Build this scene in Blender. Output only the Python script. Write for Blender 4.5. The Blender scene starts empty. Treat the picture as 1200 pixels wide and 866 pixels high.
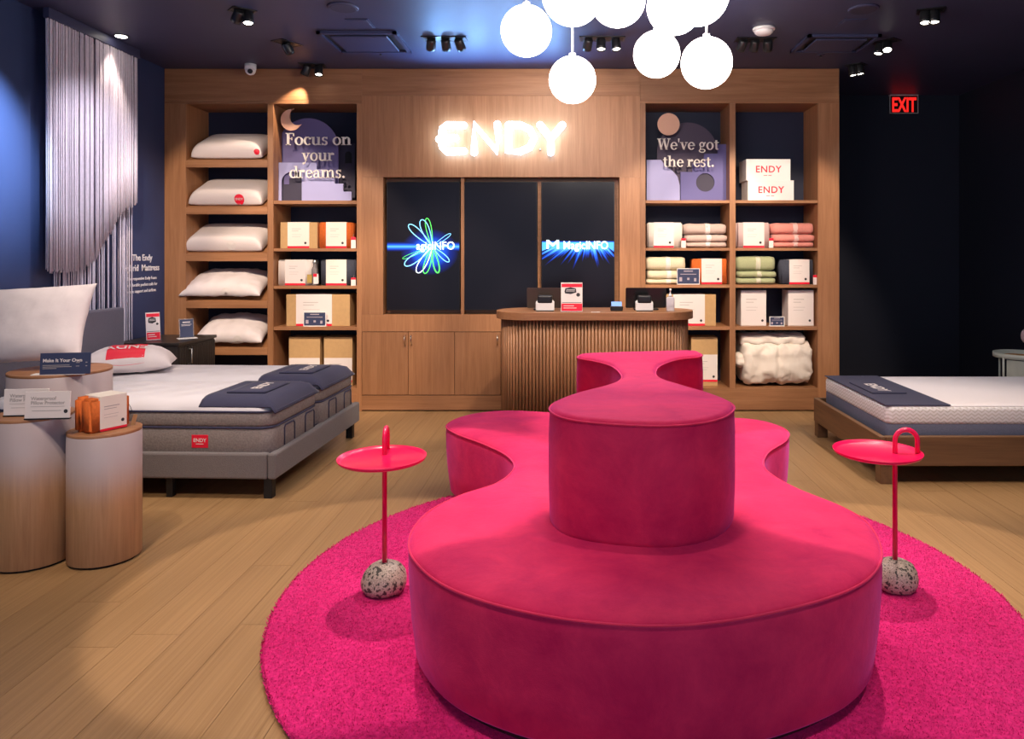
import bpy, bmesh, math, random
from mathutils import Vector, Matrix, noise
from mathutils.geometry import tessellate_polygon
import numpy as np
random.seed(7)
rng = np.random.default_rng(7)
scene = bpy.context.scene
COL = scene.collection
PI = math.pi

# ------------------------------------------------------------------ camera
CAM_H, FPX, VX, VY = 1.46, 850.0, 670.0, 298.0        # eye height, focal length and vanishing point in 1200x866
cd = bpy.data.cameras.new('camera')
cd.sensor_fit = 'HORIZONTAL'; cd.sensor_width = 36.0
cd.lens = FPX / 1200 * 36
cd.shift_x = (600 - VX) / 1200
cd.shift_y = -(433 - VY) / 1200
cd.clip_start = 0.05
cam = bpy.data.objects.new('camera', cd); COL.objects.link(cam)
cam.location = (0, 0, CAM_H); cam.rotation_euler = (PI / 2, 0, 0)
scene.camera = cam

# ------------------------------------------------------------------ world, exposure
w = bpy.data.worlds.new('world'); scene.world = w; w.use_nodes = True
w.node_tree.nodes['Background'].inputs[0].default_value = (0.56, 0.70, 1.0, 1)
w.node_tree.nodes['Background'].inputs[1].default_value = 0.72
vs = scene.view_settings
vs.view_transform = 'Standard'; vs.look = 'None'; vs.gamma = 1; vs.use_curve_mapping = False
vs.exposure = 0.35
scene.display_settings.display_device = 'sRGB'

WARM = (1.0, 0.79, 0.60); SOFT = (1.0, 0.83, 0.70); COOL = (0.62, 0.80, 1.0)
def spot(loc, target, power, angle, col=WARM, blend=0.5, r=0.03, name='spot_light', parent=None):
    l = bpy.data.lights.new(name, 'SPOT'); l.energy = power; l.color = col
    l.spot_size = math.radians(angle); l.spot_blend = blend; l.shadow_soft_size = r
    o = bpy.data.objects.new(name, l); COL.objects.link(o)
    o.location = loc
    o.rotation_euler = (Vector(target) - Vector(loc)).to_track_quat('-Z', 'Y').to_euler()
    return o
CEIL = 3.19
# ceiling spots above and behind the camera (outside the frame)
SPOTS = [
    ((0.25, 4.75, 3.1), (0.25, 4.1, 0.45), 170, 52, SOFT, 0.4),     # sofa, rear part
    ((-0.95, 3.45, 3.1), (-0.90, 3.30, 0.45), 185, 40, SOFT, 0.12),  # sofa sides
    ((1.45, 3.45, 3.1), (1.40, 3.25, 0.45), 185, 40, SOFT, 0.12),
    ((0.30, 2.75, 3.1), (0.27, 2.70, 0.88), 42, 34, SOFT, 0.8),       # sofa backrest top
    ((0.4, 1.0, 3.1), (0.25, 2.45, 0.45), 55, 46, SOFT, 0.8),       # sofa front
    ((1.7, 1.6, 3.1), (1.45, 2.60, 0.0), 90, 40, SOFT, 0.6),       # rug right
    ((-0.8, 1.6, 3.1), (-0.75, 2.4, 0.0), 70, 44, SOFT, 0.6),      # rug left
    ((-1.9, 2.2, 3.1), (-1.5, 2.9, 0.0), 95, 76, WARM, 1.0),       # floor left
    ((-2.0, 1.9, 3.1), (-2.45, 3.55, 0.75), 110, 40, SOFT, 1.0),    # pedestals
    ((-2.5, 5.1, 3.1), (-3.67, 5.6, 1.9), 110, 64, (0.92, 0.88, 1.0), 0.9),  # curtain
    ((-2.4, 3.6, 3.1), (-2.5, 4.9, 0.5), 110, 60, SOFT, 0.6),       # left bed
    ((-1.5, 3.7, 3.1), (-2.1, 5.2, 0.4), 80, 50, SOFT, 0.6),
    ((2.6, 3.6, 3.1), (2.7, 5.2, 0.4), 95, 56, SOFT, 0.5),         # right bed
    ((2.0, 3.0, 3.1), (1.9, 3.9, 0.0), 90, 55, WARM, 0.7),          # floor right
    ((-2.9, 4.3, 3.1), (-3.05, 6.9, 1.5), 180, 46, WARM, 0.4),      # left shelves
    ((-2.1, 4.4, 3.1), (-2.35, 6.9, 1.1), 210, 44, WARM, 0.4),
    ((-1.0, 4.3, 3.1), (-1.4, 6.75, 0.5), 190, 46, WARM, 0.5),      # cabinet doors, floor
    ((0.1, 4.6, 3.1), (0.1, 6.3, 0.7), 160, 44, WARM, 0.4),         # desk
    ((1.0, 4.5, 3.1), (1.1, 6.8, 1.4), 200, 44, WARM, 0.4),         # right shelves
    ((1.9, 4.4, 3.1), (1.8, 6.9, 1.2), 230, 48, WARM, 0.4),
    ((-0.2, 4.9, 3.1), (-0.3, 6.74, 2.2), 90, 80, WARM, 0.8),
    ((-2.75, 4.35, 3.1), (-3.79, 4.62, 2.20), 700, 44, COOL, 1.0),    # cool wash on the left wall
]
for s in SPOTS: spot(*s[:5], blend=s[5])

# ------------------------------------------------------------------ helpers
def X(px, Y): return (px - VX) * Y / FPX
def Z(py, Y): return CAM_H + (VY - py) * Y / FPX

def obj(name, me, mat=None, parent=None, loc=(0, 0, 0), rot=None):
    o = bpy.data.objects.new(name, me); COL.objects.link(o)
    if mat is not None:
        me.materials.clear(); me.materials.append(mat)
    o.location = loc
    if rot is not None: o.rotation_euler = rot
    if parent is not None: o.parent = parent
    return o
def tag(o, label, cat, group=None, kind=None):
    o['label'] = label; o['category'] = cat
    if group: o['group'] = group
    if kind: o['kind'] = kind
    return o
def thing(name, label, cat, loc=(0, 0, 0), rz=0, group=None, kind=None):
    o = bpy.data.objects.new(name, None); COL.objects.link(o)
    o.empty_display_size = 0.1
    o.location = loc; o.rotation_euler = (0, 0, rz)
    return tag(o, label, cat, group, kind)
def me_from(name, vs_, fs, smooth=False):
    me = bpy.data.meshes.new(name); me.from_pydata([tuple(v) for v in vs_], [], fs); me.update()
    if smooth: me.polygons.foreach_set('use_smooth', [True] * len(me.polygons))
    return me
def bm_me(name, bm, smooth=False, recalc=True):
    if recalc: bmesh.ops.recalc_face_normals(bm, faces=bm.faces)
    me = bpy.data.meshes.new(name); bm.to_mesh(me); bm.free()
    if smooth: me.polygons.foreach_set('use_smooth', [True] * len(me.polygons))
    return me
def add_box(bm, x0, x1, y0, y1, z0, z1):
    v = [bm.verts.new(p) for p in ((x0,y0,z0),(x1,y0,z0),(x1,y1,z0),(x0,y1,z0),(x0,y0,z1),(x1,y0,z1),(x1,y1,z1),(x0,y1,z1))]
    for f in ((3,2,1,0),(4,5,6,7),(0,1,5,4),(1,2,6,5),(2,3,7,6),(3,0,4,7)): bm.faces.new([v[i] for i in f])
    return v
def box(name, x0, x1, y0, y1, z0, z1, mat, parent=None, bev=0.0, seg=1):
    bm = bmesh.new(); add_box(bm, x0, x1, y0, y1, z0, z1)
    if bev: bmesh.ops.bevel(bm, geom=bm.edges[:], offset=bev, segments=seg, affect='EDGES', profile=0.5)
    return obj(name, bm_me(name, bm, smooth=False), mat, parent)
def add_ring_faces(fs, a, b, n):
    for i in range(n):
        j = (i + 1) % n; fs.append((a + i, a + j, b + j, b + i))
def lathe_me(name, prof, n=32, smooth=True):
    vs_, fs = [], []
    for r, z in prof:
        for i in range(n):
            t = 2 * PI * i / n; vs_.append((r * math.cos(t), r * math.sin(t), z))
    for k in range(len(prof) - 1): add_ring_faces(fs, k * n, (k + 1) * n, n)
    fs.append(tuple(range(n - 1, -1, -1))); L = (len(prof) - 1) * n; fs.append(tuple(range(L, L + n)))
    me = me_from(name, vs_, fs)
    if smooth: me.polygons.foreach_set('use_smooth', [len(p.vertices) == 4 for p in me.polygons])
    return me
def lathe(name, prof, mat, parent=None, loc=(0,0,0), n=32, rot=None):
    return obj(name, lathe_me(name, prof, n), mat, parent, loc, rot)
def tube_geo(path, r, n=8, closed=False, vs_=None, fs=None):
    vs_ = [] if vs_ is None else vs_; fs = [] if fs is None else fs
    P = [Vector(p) for p in path]; m = len(P); base = len(vs_)
    prev = None
    for i, p in enumerate(P):
        if closed: t = P[(i + 1) % m] - P[i - 1]
        else: t = P[min(i + 1, m - 1)] - P[max(i - 1, 0)]
        t.normalize()
        if prev is None:
            a = Vector((0, 0, 1)) if abs(t.z) < 0.9 else Vector((1, 0, 0))
            u = t.cross(a).normalized()
        else:
            u = (prev - t * prev.dot(t)).normalized()
        prev = u; v = t.cross(u)
        rr = r[i] if isinstance(r, (list, tuple)) else r
        for k in range(n):
            an = 2 * PI * k / n; vs_.append(tuple(p + (u * math.cos(an) + v * math.sin(an)) * rr))
    for i in range(m - 1): add_ring_faces(fs, base + i * n, base + (i + 1) * n, n)
    if closed: add_ring_faces(fs, base + (m - 1) * n, base, n)
    else:
        fs.append(tuple(base + k for k in range(n - 1, -1, -1))); fs.append(tuple(base + (m - 1) * n + k for k in range(n)))
    return vs_, fs
def tube(name, path, r, mat, parent=None, n=8, closed=False):
    v, f = tube_geo(path, r, n, closed)
    return obj(name, me_from(name, v, f, True), mat, parent)
def catmull(pts, per=6):
    out = []; n = len(pts)
    for i in range(n):
        p0, p1, p2, p3 = (Vector(pts[(i + k) % n]) for k in (-1, 0, 1, 2))
        for s in range(per):
            t = s / per
            out.append(0.5 * ((2 * p1) + (-p0 + p2) * t + (2*p0 - 5*p1 + 4*p2 - p3) * t*t + (-p0 + 3*p1 - 3*p2 + p3) * t**3))
    return [(p.x, p.y) for p in out]
def inset(pts, d):
    n = len(pts); out = []
    for i in range(n):
        a = Vector(pts[i - 1]); b = Vector(pts[i]); c = Vector(pts[(i + 1) % n])
        t = (c - a).normalized(); nn = Vector((-t.y, t.x))      # inward for counter-clockwise outlines
        q = b + nn * d; out.append((q.x, q.y))
    return out
def inset_c(pts, d):
    hx = max(abs(p[0]) for p in pts); hy = max(abs(p[1]) for p in pts)
    return [(x * (1 - d / hx), y * (1 - d / hy)) for x, y in pts]
def layered_me(name, outline, prof, smooth=True, convex=False):
    """outline: ccw points; prof: list of (inset, z)."""
    bm = bmesh.new(); rings = []
    for d, z in prof:
        rings.append([bm.verts.new((x, y, z)) for x, y in ((inset_c if convex else inset)(outline, d) if d else outline)])
    n = len(outline)
    for a, b in zip(rings, rings[1:]):
        for i in range(n):
            j = (i + 1) % n
            f = bm.faces.new((a[i], a[j], b[j], b[i])); f.smooth = smooth
    for rg, up in ((rings[0], False), (rings[-1], True)):
        for tri in tessellate_polygon([[Vector((v.co.x, v.co.y, 0)) for v in rg]]):
            a, b, c = (rg[k] for k in tri)
            cr = (b.co.x - a.co.x) * (c.co.y - a.co.y) - (b.co.y - a.co.y) * (c.co.x - a.co.x)
            if abs(cr) < 1e-12: continue
            try: f = bm.faces.new((a, b, c) if (cr > 0) == up else (a, c, b)); f.smooth = smooth
            except ValueError: pass
    me = bpy.data.meshes.new(name); bm.to_mesh(me); bm.free(); return me
def rrect(x0, x1, y0, y1, r, k=6):
    out = []
    for cx, cy, a0 in ((x1 - r, y0 + r, -PI/2), (x1 - r, y1 - r, 0), (x0 + r, y1 - r, PI/2), (x0 + r, y0 + r, PI)):
        for i in range(k + 1):
            a = a0 + PI/2 * i / k; out.append((cx + r * math.cos(a), cy + r * math.sin(a)))
    return out
def dense(outline, step=0.06):
    out = []
    for i, p in enumerate(outline):
        q = outline[(i + 1) % len(outline)]; L = math.dist(p, q); k = max(1, int(L / step))
        for s in range(k): out.append((p[0] + (q[0]-p[0]) * s / k, p[1] + (q[1]-p[1]) * s / k))
    return out
def plate(name, poly, y0, y1, mat, parent=None):
    """polygon in XZ (metres) extruded from y0 (front) to y1; concave allowed"""
    bm = bmesh.new(); a = [bm.verts.new((x, y0, z)) for x, z in poly]; b = [bm.verts.new((x, y1, z)) for x, z in poly]
    n = len(poly)
    for tri in tessellate_polygon([[Vector((x, z, 0)) for x, z in poly]]):
        for rg in (a, b):
            try: bm.faces.new([rg[k] for k in tri])
            except ValueError: pass
    for i in range(n):
        j = (i + 1) % n; bm.faces.new((a[j], a[i], b[i], b[j]))
    return obj(name, bm_me(name, bm), mat, parent)
def text_me(s, size, ext=0.001, bold=0.0, align='LEFT', spacing=1.0):
    c = bpy.data.curves.new('t', 'FONT'); c.body = s; c.size = size; c.extrude = ext; c.offset = bold
    c.align_x = align; c.space_character = spacing; c.resolution_u = 3
    o = bpy.data.objects.new('t', c); COL.objects.link(o)
    dg = bpy.context.evaluated_depsgraph_get()
    me = bpy.data.meshes.new_from_object(o.evaluated_get(dg)); 
    bpy.data.objects.remove(o); bpy.data.curves.remove(c)
    return me
def text(name, s, size, mat, parent, loc, rot=(PI/2, 0, 0), ext=0.001, bold=0.0, align='LEFT', spacing=1.0, sx=1.0):
    o = obj(name, text_me(s, size, ext, bold, align, spacing), mat, parent, loc, rot)
    if sx != 1.0: o.scale = (sx, 1, 1)
    return o
def bars(name, rects, y, mat, parent, t=0.0006):
    """printed lines: thin plates on a front face at depth y; rects = (x0,x1,z0,z1)"""
    bm = bmesh.new()
    for x0, x1, z0, z1 in rects: add_box(bm, x0, x1, y - t, y, z0, z1)
    return obj(name, bm_me(name, bm), mat, parent)
def copy_tree(o, parent=None):
    c = o.copy(); COL.objects.link(c); c.parent = parent
    for ch in list(o.children): copy_tree(ch, c)
    return c

# ------------------------------------------------------------------ materials
MATS = {}
def nodes(name):
    m = bpy.data.materials.new(name); m.use_nodes = True; MATS[name] = m
    nt = m.node_tree; return m, nt, nt.nodes['Principled BSDF']
def setp(b, **k):
    for a, v in k.items():
        b.inputs[a.replace('_', ' ')].default_value = v
def plain(name, col, rough=0.6, metal=0.0, spec=0.4, var=0.0, scale=20, bump=0.0, sheen=0.0, trans=0.0, coat=0.0):
    m, nt, b = nodes(name)
    setp(b, Base_Color=(*col, 1), Roughness=rough, Metallic=metal)
    b.inputs['Specular IOR Level'].default_value = spec
    if sheen: b.inputs['Sheen Weight'].default_value = sheen; b.inputs['Sheen Roughness'].default_value = 0.4
    if trans: b.inputs['Transmission Weight'].default_value = trans
    if coat: b.inputs['Coat Weight'].default_value = coat
    if var or bump:
        tc = nt.nodes.new('ShaderNodeTexCoord'); nz = nt.nodes.new('ShaderNodeTexNoise')
        nz.inputs['Scale'].default_value = scale; nz.inputs['Detail'].default_value = 5
        nt.links.new(tc.outputs['Object'], nz.inputs['Vector'])
        if var:
            mr = nt.nodes.new('ShaderNodeMapRange'); mr.inputs[1].default_value = 0.3; mr.inputs[2].default_value = 0.7
            mr.inputs[3].default_value = 1 - var; mr.inputs[4].default_value = 1 + var
            hs = nt.nodes.new('ShaderNodeHueSaturation'); hs.inputs['Color'].default_value = (*col, 1)
            nt.links.new(nz.outputs['Fac'], mr.inputs[0]); nt.links.new(mr.outputs[0], hs.inputs['Value'])
            nt.links.new(hs.outputs[0], b.inputs['Base Color'])
        if bump:
            bp = nt.nodes.new('ShaderNodeBump'); bp.inputs['Strength'].default_value = bump; bp.inputs['Distance'].default_value = 0.01
            nt.links.new(nz.outputs['Fac'], bp.inputs['Height']); nt.links.new(bp.outputs[0], b.inputs['Normal'])
    return m
def wood(name, c1, c2, grain='Z', rough=0.45, scale=1.0, rnd=0.12):
    m, nt, b = nodes(name); N = nt.nodes.new; L = nt.links.new
    tc = N('ShaderNodeTexCoord'); oi = N('ShaderNodeObjectInfo'); va = N('ShaderNodeVectorMath'); va.operation = 'MULTIPLY_ADD'
    cx = N('ShaderNodeCombineXYZ')
    for i in range(3): L(oi.outputs['Random'], cx.inputs[i])
    va.inputs[1].default_value = (7.3, 5.1, 3.7); L(cx.outputs[0], va.inputs[0]); L(tc.outputs['Object'], va.inputs[2])
    mp = N('ShaderNodeMapping'); L(va.outputs[0], mp.inputs['Vector'])
    s = {'Z': (22, 22, 1.1), 'Y': (22, 1.1, 22), 'X': (1.1, 22, 22)}[grain]
    mp.inputs['Scale'].default_value = [q * scale for q in s]
    n1 = N('ShaderNodeTexNoise'); n1.inputs['Scale'].default_value = 1.0; n1.inputs['Detail'].default_value = 6; n1.inputs['Roughness'].default_value = 0.65
    n1.inputs['Distortion'].default_value = 0.6
    L(mp.outputs[0], n1.inputs['Vector'])
    n2 = N('ShaderNodeTexNoise'); n2.inputs['Scale'].default_value = 4.5; n2.inputs['Detail'].default_value = 3; L(mp.outputs[0], n2.inputs['Vector'])
    mx = N('ShaderNodeMath'); mx.operation = 'MULTIPLY_ADD'; mx.inputs[1].default_value = 0.35; L(n2.outputs['Fac'], mx.inputs[0]); L(n1.outputs['Fac'], mx.inputs[2])
    mr = N('ShaderNodeMapRange'); mr.inputs[1].default_value = 0.45; mr.inputs[2].default_value = 0.9; L(mx.outputs[0], mr.inputs[0])
    cr = N('ShaderNodeMix'); cr.data_type = 'RGBA'; cr.inputs[6].default_value = (*c1, 1); cr.inputs[7].default_value = (*c2, 1)
    L(mr.outputs[0], cr.inputs[0])
    hs = N('ShaderNodeHueSaturation'); m2 = N('ShaderNodeMapRange'); m2.inputs[3].default_value = 1 - rnd; m2.inputs[4].default_value = 1 + rnd
    L(oi.outputs['Random'], m2.inputs[0]); L(m2.outputs[0], hs.inputs['Value']); L(cr.outputs[2], hs.inputs['Color'])
    L(hs.outputs[0], b.inputs['Base Color']); b.inputs['Roughness'].default_value = rough
    bp = N('ShaderNodeBump'); bp.inputs['Strength'].default_value = 0.08; bp.inputs['Distance'].default_value = 0.004
    L(mx.outputs[0], bp.inputs['Height']); L(bp.outputs[0], b.inputs['Normal'])
    return m
def emis(name, col, strength):
    m, nt, b = nodes(name)
    setp(b, Base_Color=(*[c * 0.5 for c in col], 1), Roughness=0.4)
    b.inputs['Emission Color'].default_value = (*col, 1); b.inputs['Emission Strength'].default_value = strength
    return m

OAK = wood('oak_veneer_upright', (0.26, 0.112, 0.046), (0.40, 0.190, 0.088), 'Z')
OAKH = wood('oak_veneer_level', (0.26, 0.112, 0.046), (0.40, 0.190, 0.088), 'X')
OAKY = wood('oak_veneer_deep', (0.26, 0.112, 0.046), (0.40, 0.190, 0.088), 'Y')
PLANK = wood('oak_floor_plank', (0.27, 0.150, 0.062), (0.41, 0.245, 0.112), 'Y', rough=0.40, rnd=0.07)
WALNUT = wood('walnut_bed', (0.13, 0.062, 0.027), (0.21, 0.105, 0.046), 'X', rnd=0.04)
WALNUTY = wood('walnut_bed_deep', (0.13, 0.062, 0.027), (0.21, 0.105, 0.046), 'Y', rnd=0.04)
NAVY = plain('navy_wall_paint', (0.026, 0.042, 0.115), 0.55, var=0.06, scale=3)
NAVYC = plain('navy_ceiling_paint', (0.040, 0.044, 0.098), 0.5, var=0.05, scale=2)
NAVYP = plain('navy_back_panel', (0.014, 0.018, 0.046), 0.6)
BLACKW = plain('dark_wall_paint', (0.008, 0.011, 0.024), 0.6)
DARK = plain('black_plastic', (0.012, 0.012, 0.014), 0.4)
DARKM = plain('black_metal', (0.015, 0.015, 0.017), 0.35, spec=0.5)
WHITE = plain('white_card', (0.76, 0.69, 0.67), 0.6)
WHITEP = plain('white_paint', (0.82, 0.80, 0.79), 0.45)
CREAM = plain('cream_card', (0.80, 0.73, 0.66), 0.65)
KRAFT = plain('kraft_card', (0.50, 0.31, 0.14), 0.75, var=0.05, scale=30)
ORANGE = plain('orange_fabric', (0.62, 0.13, 0.02), 0.8, var=0.12, scale=60, bump=0.2)
SLATE = plain('slate_fabric', (0.045, 0.05, 0.075), 0.8, var=0.1, scale=60, bump=0.2)
RED = plain('brand_red', (0.78, 0.01, 0.04), 0.5)
INK = plain('grey_print', (0.40, 0.36, 0.35), 0.7)
INKD = plain('dark_print', (0.03, 0.03, 0.035), 0.6)
NAVYS = plain('navy_sign_print', (0.04, 0.05, 0.11), 0.4)
METAL = plain('brushed_steel', (0.62, 0.60, 0.57), 0.3, metal=1.0)
ACRYL = plain('clear_acrylic', (0.9, 0.92, 0.95), 0.1, spec=0.5, trans=0.85)
PINKM = plain('hot_pink_lacquer', (0.80, 0.004, 0.085), 0.28, spec=0.5, coat=0.3)
GREYF = plain('grey_upholstery', (0.17, 0.15, 0.15), 0.9, var=0.12, scale=220, bump=0.25, sheen=0.2)
GREYM = plain('grey_mattress_knit', (0.23, 0.20, 0.19), 0.9, var=0.18, scale=90, bump=0.2)
NAVYF = plain('navy_felt', (0.034, 0.034, 0.074), 0.85, var=0.06, scale=120, sheen=0.15)
DKWOOD = wood('black_stained_wood', (0.018, 0.014, 0.012), (0.035, 0.028, 0.024), 'Z', rough=0.4)
COTTON = plain('white_cotton', (0.74, 0.66, 0.66), 0.85, var=0.03, scale=15, bump=0.15, sheen=0.2)
FOAM = plain('white_knit_cover', (0.72, 0.64, 0.63), 0.85, var=0.02, scale=150, bump=0.1, sheen=0.2)
DUVETM = plain('ivory_quilt', (0.78, 0.70, 0.62), 0.85, var=0.03, scale=12, bump=0.25, sheen=0.2)

def quilt_mat():
    m, nt, b = nodes('white_quilted_top'); N = nt.nodes.new; L = nt.links.new
    setp(b, Base_Color=(0.66, 0.63, 0.66, 1), Roughness=0.85)
    tc = N('ShaderNodeTexCoord'); mp = N('ShaderNodeMapping'); mp.inputs['Rotation'].default_value = (0, 0, 0.6)
    vo = N('ShaderNodeTexVoronoi'); vo.feature = 'SMOOTH_F1'; vo.inputs['Scale'].default_value = 5.5
    vo.inputs['Randomness'].default_value = 0.25
    L(tc.outputs['Object'], mp.inputs[0]); L(mp.outputs[0], vo.inputs['Vector'])
    bp = N('ShaderNodeBump'); bp.invert = True; bp.inputs['Strength'].default_value = 1.0; bp.inputs['Distance'].default_value = 0.06
    L(vo.outputs['Distance'], bp.inputs['Height']); L(bp.outputs[0], b.inputs['Normal']); return m
QUILT = quilt_mat()
def zigzag_mat():
    m, nt, b = nodes('white_zigzag_knit'); N = nt.nodes.new; L = nt.links.new
    tc = N('ShaderNodeTexCoord'); sp = N('ShaderNodeSeparateXYZ'); L(tc.outputs['Object'], sp.inputs[0])
    def M(op, a, bb=None, c=None):
        n = N('ShaderNodeMath'); n.operation = op
        for i, q in enumerate((a, bb, c)):
            if q is None: continue
            if isinstance(q, (int, float)): n.inputs[i].default_value = q
            else: L(q, n.inputs[i])
        return n.outputs[0]
    xy = M('ADD', sp.outputs[0], sp.outputs[1])
    pp = M('PINGPONG', M('MULTIPLY', xy, 1.0), 0.022)
    ph = M('MULTIPLY', M('ADD', sp.outputs[2], M('MULTIPLY', pp, 0.75)), 260.0)
    sn = M('SINE', ph)
    mr = N('ShaderNodeMapRange'); mr.inputs[1].default_value = -0.2; mr.inputs[2].default_value = 0.8; L(sn, mr.inputs[0])
    mx = N('ShaderNodeMix'); mx.data_type = 'RGBA'; mx.inputs[6].default_value = (0.82, 0.78, 0.78, 1); mx.inputs[7].default_value = (0.62, 0.57, 0.54, 1)
    L(mr.outputs[0], mx.inputs[0]); L(mx.outputs[2], b.inputs['Base Color']); b.inputs['Roughness'].default_value = 0.85; return m
ZIG = zigzag_mat()
def velvet(name, dark, light):
    m, nt, b = nodes(name); N = nt.nodes.new; L = nt.links.new
    tc = N('ShaderNodeTexCoord'); n1 = N('ShaderNodeTexNoise'); n1.inputs['Scale'].default_value = 4.5; n1.inputs['Detail'].default_value = 8; n1.inputs['Roughness'].default_value = 0.66; n1.inputs['Distortion'].default_value = 0.25
    L(tc.outputs['Object'], n1.inputs['Vector'])
    mr = N('ShaderNodeMapRange'); mr.inputs[1].default_value = 0.32; mr.inputs[2].default_value = 0.70; L(n1.outputs['Fac'], mr.inputs[0])
    mx = N('ShaderNodeMix'); mx.data_type = 'RGBA'; mx.inputs[6].default_value = (*dark, 1); mx.inputs[7].default_value = (*light, 1)
    L(mr.outputs[0], mx.inputs[0]); L(mx.outputs[2], b.inputs['Base Color'])
    setp(b, Roughness=0.75); b.inputs['Specular IOR Level'].default_value = 0.2
    b.inputs['Sheen Weight'].default_value = 0.45; b.inputs['Sheen Roughness'].default_value = 0.4
    b.inputs['Sheen Tint'].default_value = (0.80, 0.20, 0.85, 1)
    n2 = N('ShaderNodeTexNoise'); n2.inputs['Scale'].default_value = 420; L(tc.outputs['Object'], n2.inputs['Vector'])
    ad = N('ShaderNodeMath'); ad.operation = 'MULTIPLY_ADD'; ad.inputs[1].default_value = 0.12; L(n2.outputs['Fac'], ad.inputs[0]); L(n1.outputs['Fac'], ad.inputs[2])
    bp = N('ShaderNodeBump'); bp.inputs['Strength'].default_value = 0.25; bp.inputs['Distance'].default_value = 0.02
    L(ad.outputs[0], bp.inputs['Height']); L(bp.outputs[0], b.inputs['Normal']); return m
VELVET = velvet('magenta_velvet', (0.53, 0.007, 0.078), (0.79, 0.032, 0.118))
VPIPE = velvet('magenta_velvet_piping', (0.66, 0.02, 0.08), (0.78, 0.04, 0.11))
def rug_mat():
    m, nt, b = nodes('hot_pink_wool'); N = nt.nodes.new; L = nt.links.new
    tc = N('ShaderNodeTexCoord'); n1 = N('ShaderNodeTexNoise'); n1.inputs['Scale'].default_value = 60; n1.inputs['Detail'].default_value = 5; n1.inputs['Roughness'].default_value = 0.7
    L(tc.outputs['Object'], n1.inputs['Vector'])
    mr = N('ShaderNodeMapRange'); mr.inputs[1].default_value = 0.35; mr.inputs[2].default_value = 0.65; L(n1.outputs['Fac'], mr.inputs[0])
    mx = N('ShaderNodeMix'); mx.data_type = 'RGBA'; mx.inputs[6].default_value = (0.48, 0.007, 0.125, 1); mx.inputs[7].default_value = (0.76, 0.020, 0.21, 1)
    L(mr.outputs[0], mx.inputs[0]); L(mx.outputs[2], b.inputs['Base Color'])
    setp(b, Roughness=0.9); b.inputs['Specular IOR Level'].default_value = 0.1
    b.inputs['Sheen Weight'].default_value = 0.3; b.inputs['Sheen Tint'].default_value = (1, 0.4, 0.65, 1); return m
RUG = rug_mat()
def granite():
    m, nt, b = nodes('speckled_granite'); N = nt.nodes.new; L = nt.links.new
    tc = N('ShaderNodeTexCoord'); vo = N('ShaderNodeTexNoise'); vo.inputs['Scale'].default_value = 70; vo.inputs['Detail'].default_value = 3
    L(tc.outputs['Object'], vo.inputs['Vector']); cr = N('ShaderNodeValToRGB'); cr.color_ramp.interpolation = 'CONSTANT'
    e = cr.color_ramp.elements; e[0].color = (0.05, 0.045, 0.045, 1); e[1].position = 0.43; e[1].color = (0.42, 0.36, 0.30, 1)
    for p, c in ((0.52, (0.55, 0.47, 0.40, 1)), (0.60, (0.24, 0.20, 0.17, 1)), (0.66, (0.62, 0.56, 0.50, 1))):
        q = e.new(p); q.color = c
    L(vo.outputs['Fac'], cr.inputs[0]); L(cr.outputs[0], b.inputs['Base Color']); setp(b, Roughness=0.5); return m
GRANITE = granite()
def ombre(name, top, lo, hi):
    """oak pedestal whose paint fades from off-white at the top down into bare wood (heights in object space)"""
    m = wood(name, (0.34, 0.17, 0.08), (0.50, 0.28, 0.14), 'Z', rnd=0.03); nt = m.node_tree; N = nt.nodes.new; L = nt.links.new
    b = nt.nodes['Principled BSDF']; src = b.inputs['Base Color'].links[0].from_socket
    tc = N('ShaderNodeTexCoord'); sp = N('ShaderNodeSeparateXYZ'); L(tc.outputs['Object'], sp.inputs[0])
    mr = N('ShaderNodeMapRange'); mr.interpolation_type = 'SMOOTHSTEP'; mr.inputs[1].default_value = lo; mr.inputs[2].default_value = hi; L(sp.outputs[2], mr.inputs[0])
    mx = N('ShaderNodeMix'); mx.data_type = 'RGBA'; L(mr.outputs[0], mx.inputs[0]); L(src, mx.inputs[6]); mx.inputs[7].default_value = (*top, 1)
    L(mx.outputs[2], b.inputs['Base Color']); return m
GLOBE = emis('opal_glass_globe', (1.0, 0.91, 0.84), 15.0)
NEON = emis('cool_white_sign_light', (0.50, 0.72, 1.0), 10.0)
LAMPF = emis('warm_lamp_face', (1.0, 0.90, 0.78), 14.0)
EXITR = emis('red_exit_light', (1.0, 0.02, 0.015), 0.9)
# ------------------------------------------------------------------ the setting
XL, XR, YB, YN = -3.79, 4.22, 7.90, -1.6
YF = 6.745                                             # front plane of the wood wall unit
def struct(o, label, cat):
    return tag(o, label, cat, kind='structure')
fl = struct(box('floor', XL - 0.1, XR + 0.1, YN, YB + 0.1, -0.10, -0.020, plain('dark_subfloor', (0.06, 0.035, 0.02), 0.9)), 'light oak plank floor running towards the back of the shop', 'floor')
bm = bmesh.new(); add_box(bm, -0.5, 0.5, -0.5, 0.5, -0.5, 0.5)
bmesh.ops.bevel(bm, geom=[e for e in bm.edges if all(v.co.z > 0 for v in e.verts)], offset=0.012, segments=1, affect='EDGES')
plank_me = bm_me('plank', bm); plank_me.materials.append(PLANK)
PW = (XR - XL) / 42
for c in range(42):
    y = YN - random.random() * 1.8
    while y < YB:
        L_ = random.choice((1.5, 1.9, 2.3)); a, b_ = max(y, YN), min(y + L_, YB)
        if b_ - a > 0.08:
            o = obj('plank', plank_me, None, fl, (XL + (c + 0.5) * PW, (a + b_) / 2, -0.010))
            o.scale = (PW - 0.0016, b_ - a - 0.0016, 0.020)
        y += L_
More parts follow.
